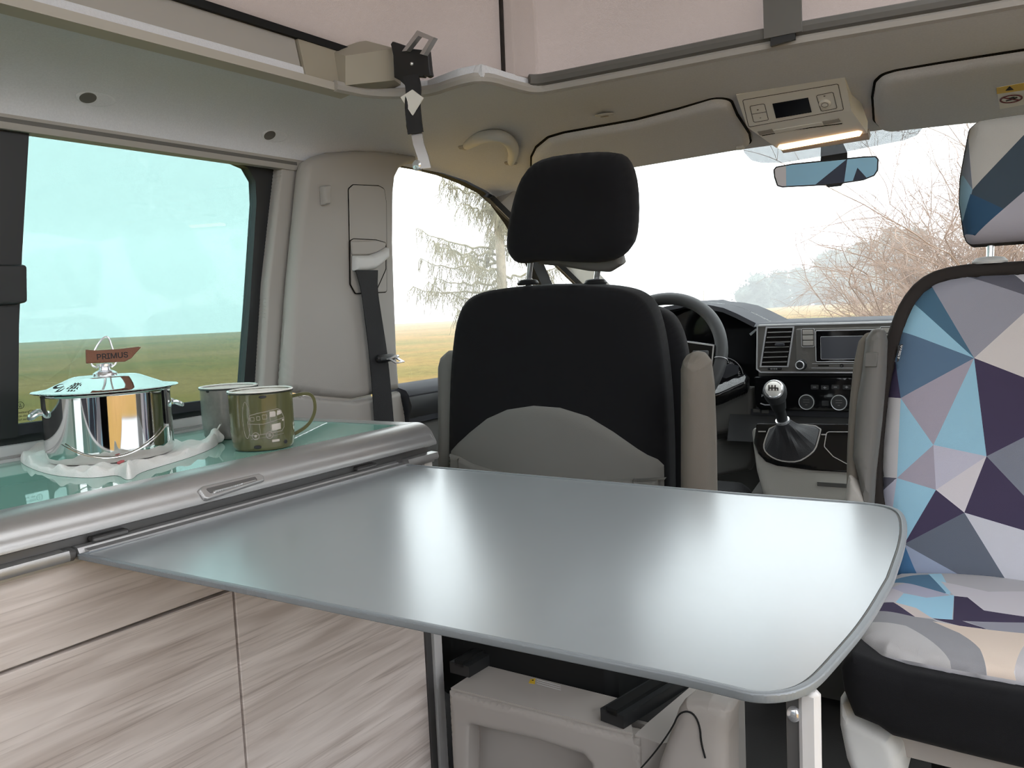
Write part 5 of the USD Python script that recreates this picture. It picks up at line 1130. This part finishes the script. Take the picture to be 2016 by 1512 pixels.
# trees along the crest, pale in the fog
def far_tree(px, dist, H, W, seed, label):
    r = np.random.default_rng(seed); d = direction(px, 600); base = np.array([d[0]*dist, d[1]*dist, GZ-1.0]); t = thing('far_tree', label, 'tree')
    P, f, n = [], [], 0; side = np.array([d[1], -d[0], 0])
    bl = [(np.clip(r.normal(0, .2), -.36, .36)*W, r.normal(0, .2)*W, r.uniform(.10, .90)*H, r.uniform(.16, .30)*W) for _ in range(24)]
    blobs = []
    for (a, b, z, s) in bl:
        s *= 1-.35*max(0, z/H-.6)/.4; a *= 1-.5*max(0, z/H-.6)/.4
        m = trimesh.creation.icosphere(2); v = np.array(m.vertices); v *= (1+.22*np.sin(v@unit(r.normal(size=3))*6+r.uniform(0, 6)))[:, None]
        c = base+side*a+np.array([d[0], d[1], 0])*b+(0, 0, z); blobs.append((c+v*s*[1, 1, .8], m.faces))
        k = 260; u = r.normal(size=(k, 3)); u /= np.linalg.norm(u, axis=1, keepdims=True); o = c+u*s*r.uniform(.8, 1.75, (k, 1))*[1, 1, .85]
        t1, t2 = r.normal(size=(k, 3))*.16, r.normal(size=(k, 3))*.16
        P.append(np.stack([o, o+t1, o+t2], 1).reshape(-1, 3)); f.append(np.arange(3*k).reshape(-1, 3)+n); n += 3*k
    obj('crown', trimerge(blobs+[(np.vstack(P), np.vstack(f))]), far_leaf, t, kind='stuff', smooth=False)
    obj('trunk', tube([base, base+(0, 0, H*.6)], [.28, .2, .12], 8), bark, t)
pole = thing('far_pole', 'thin pole standing alone on the foggy crest', 'pole')
pd = direction(1386, 600)*90
obj('shaft', tube([(pd[0], pd[1], GZ-.1), (pd[0], pd[1], GZ+2.3)], [.05, .035], 8), bark, pole)
obj('cap', cbox((pd[0], pd[1], GZ+2.33), (.12, .12, .06), .01), bark, pole)
far_tree(1494, 118, 5.6, 4.6, 1, 'round foggy tree, leftmost of the row on the crest')
far_tree(1530, 121, 6.0, 3.6, 2, 'foggy tree second from the left on the crest')
far_tree(1585, 128, 6.4, 4.4, 3, 'pale foggy tree in the middle of the crest row')
far_tree(1640, 128, 8.6, 5.4, 4, 'taller foggy tree rising right of the crest row middle')
far_tree(1705, 126, 9.2, 7.0, 5, 'broad foggy tree partly behind the low pinkish shrub')
far_tree(1775, 122, 11.0, 8.0, 6, 'big foggy tree behind the leafless shrubs')
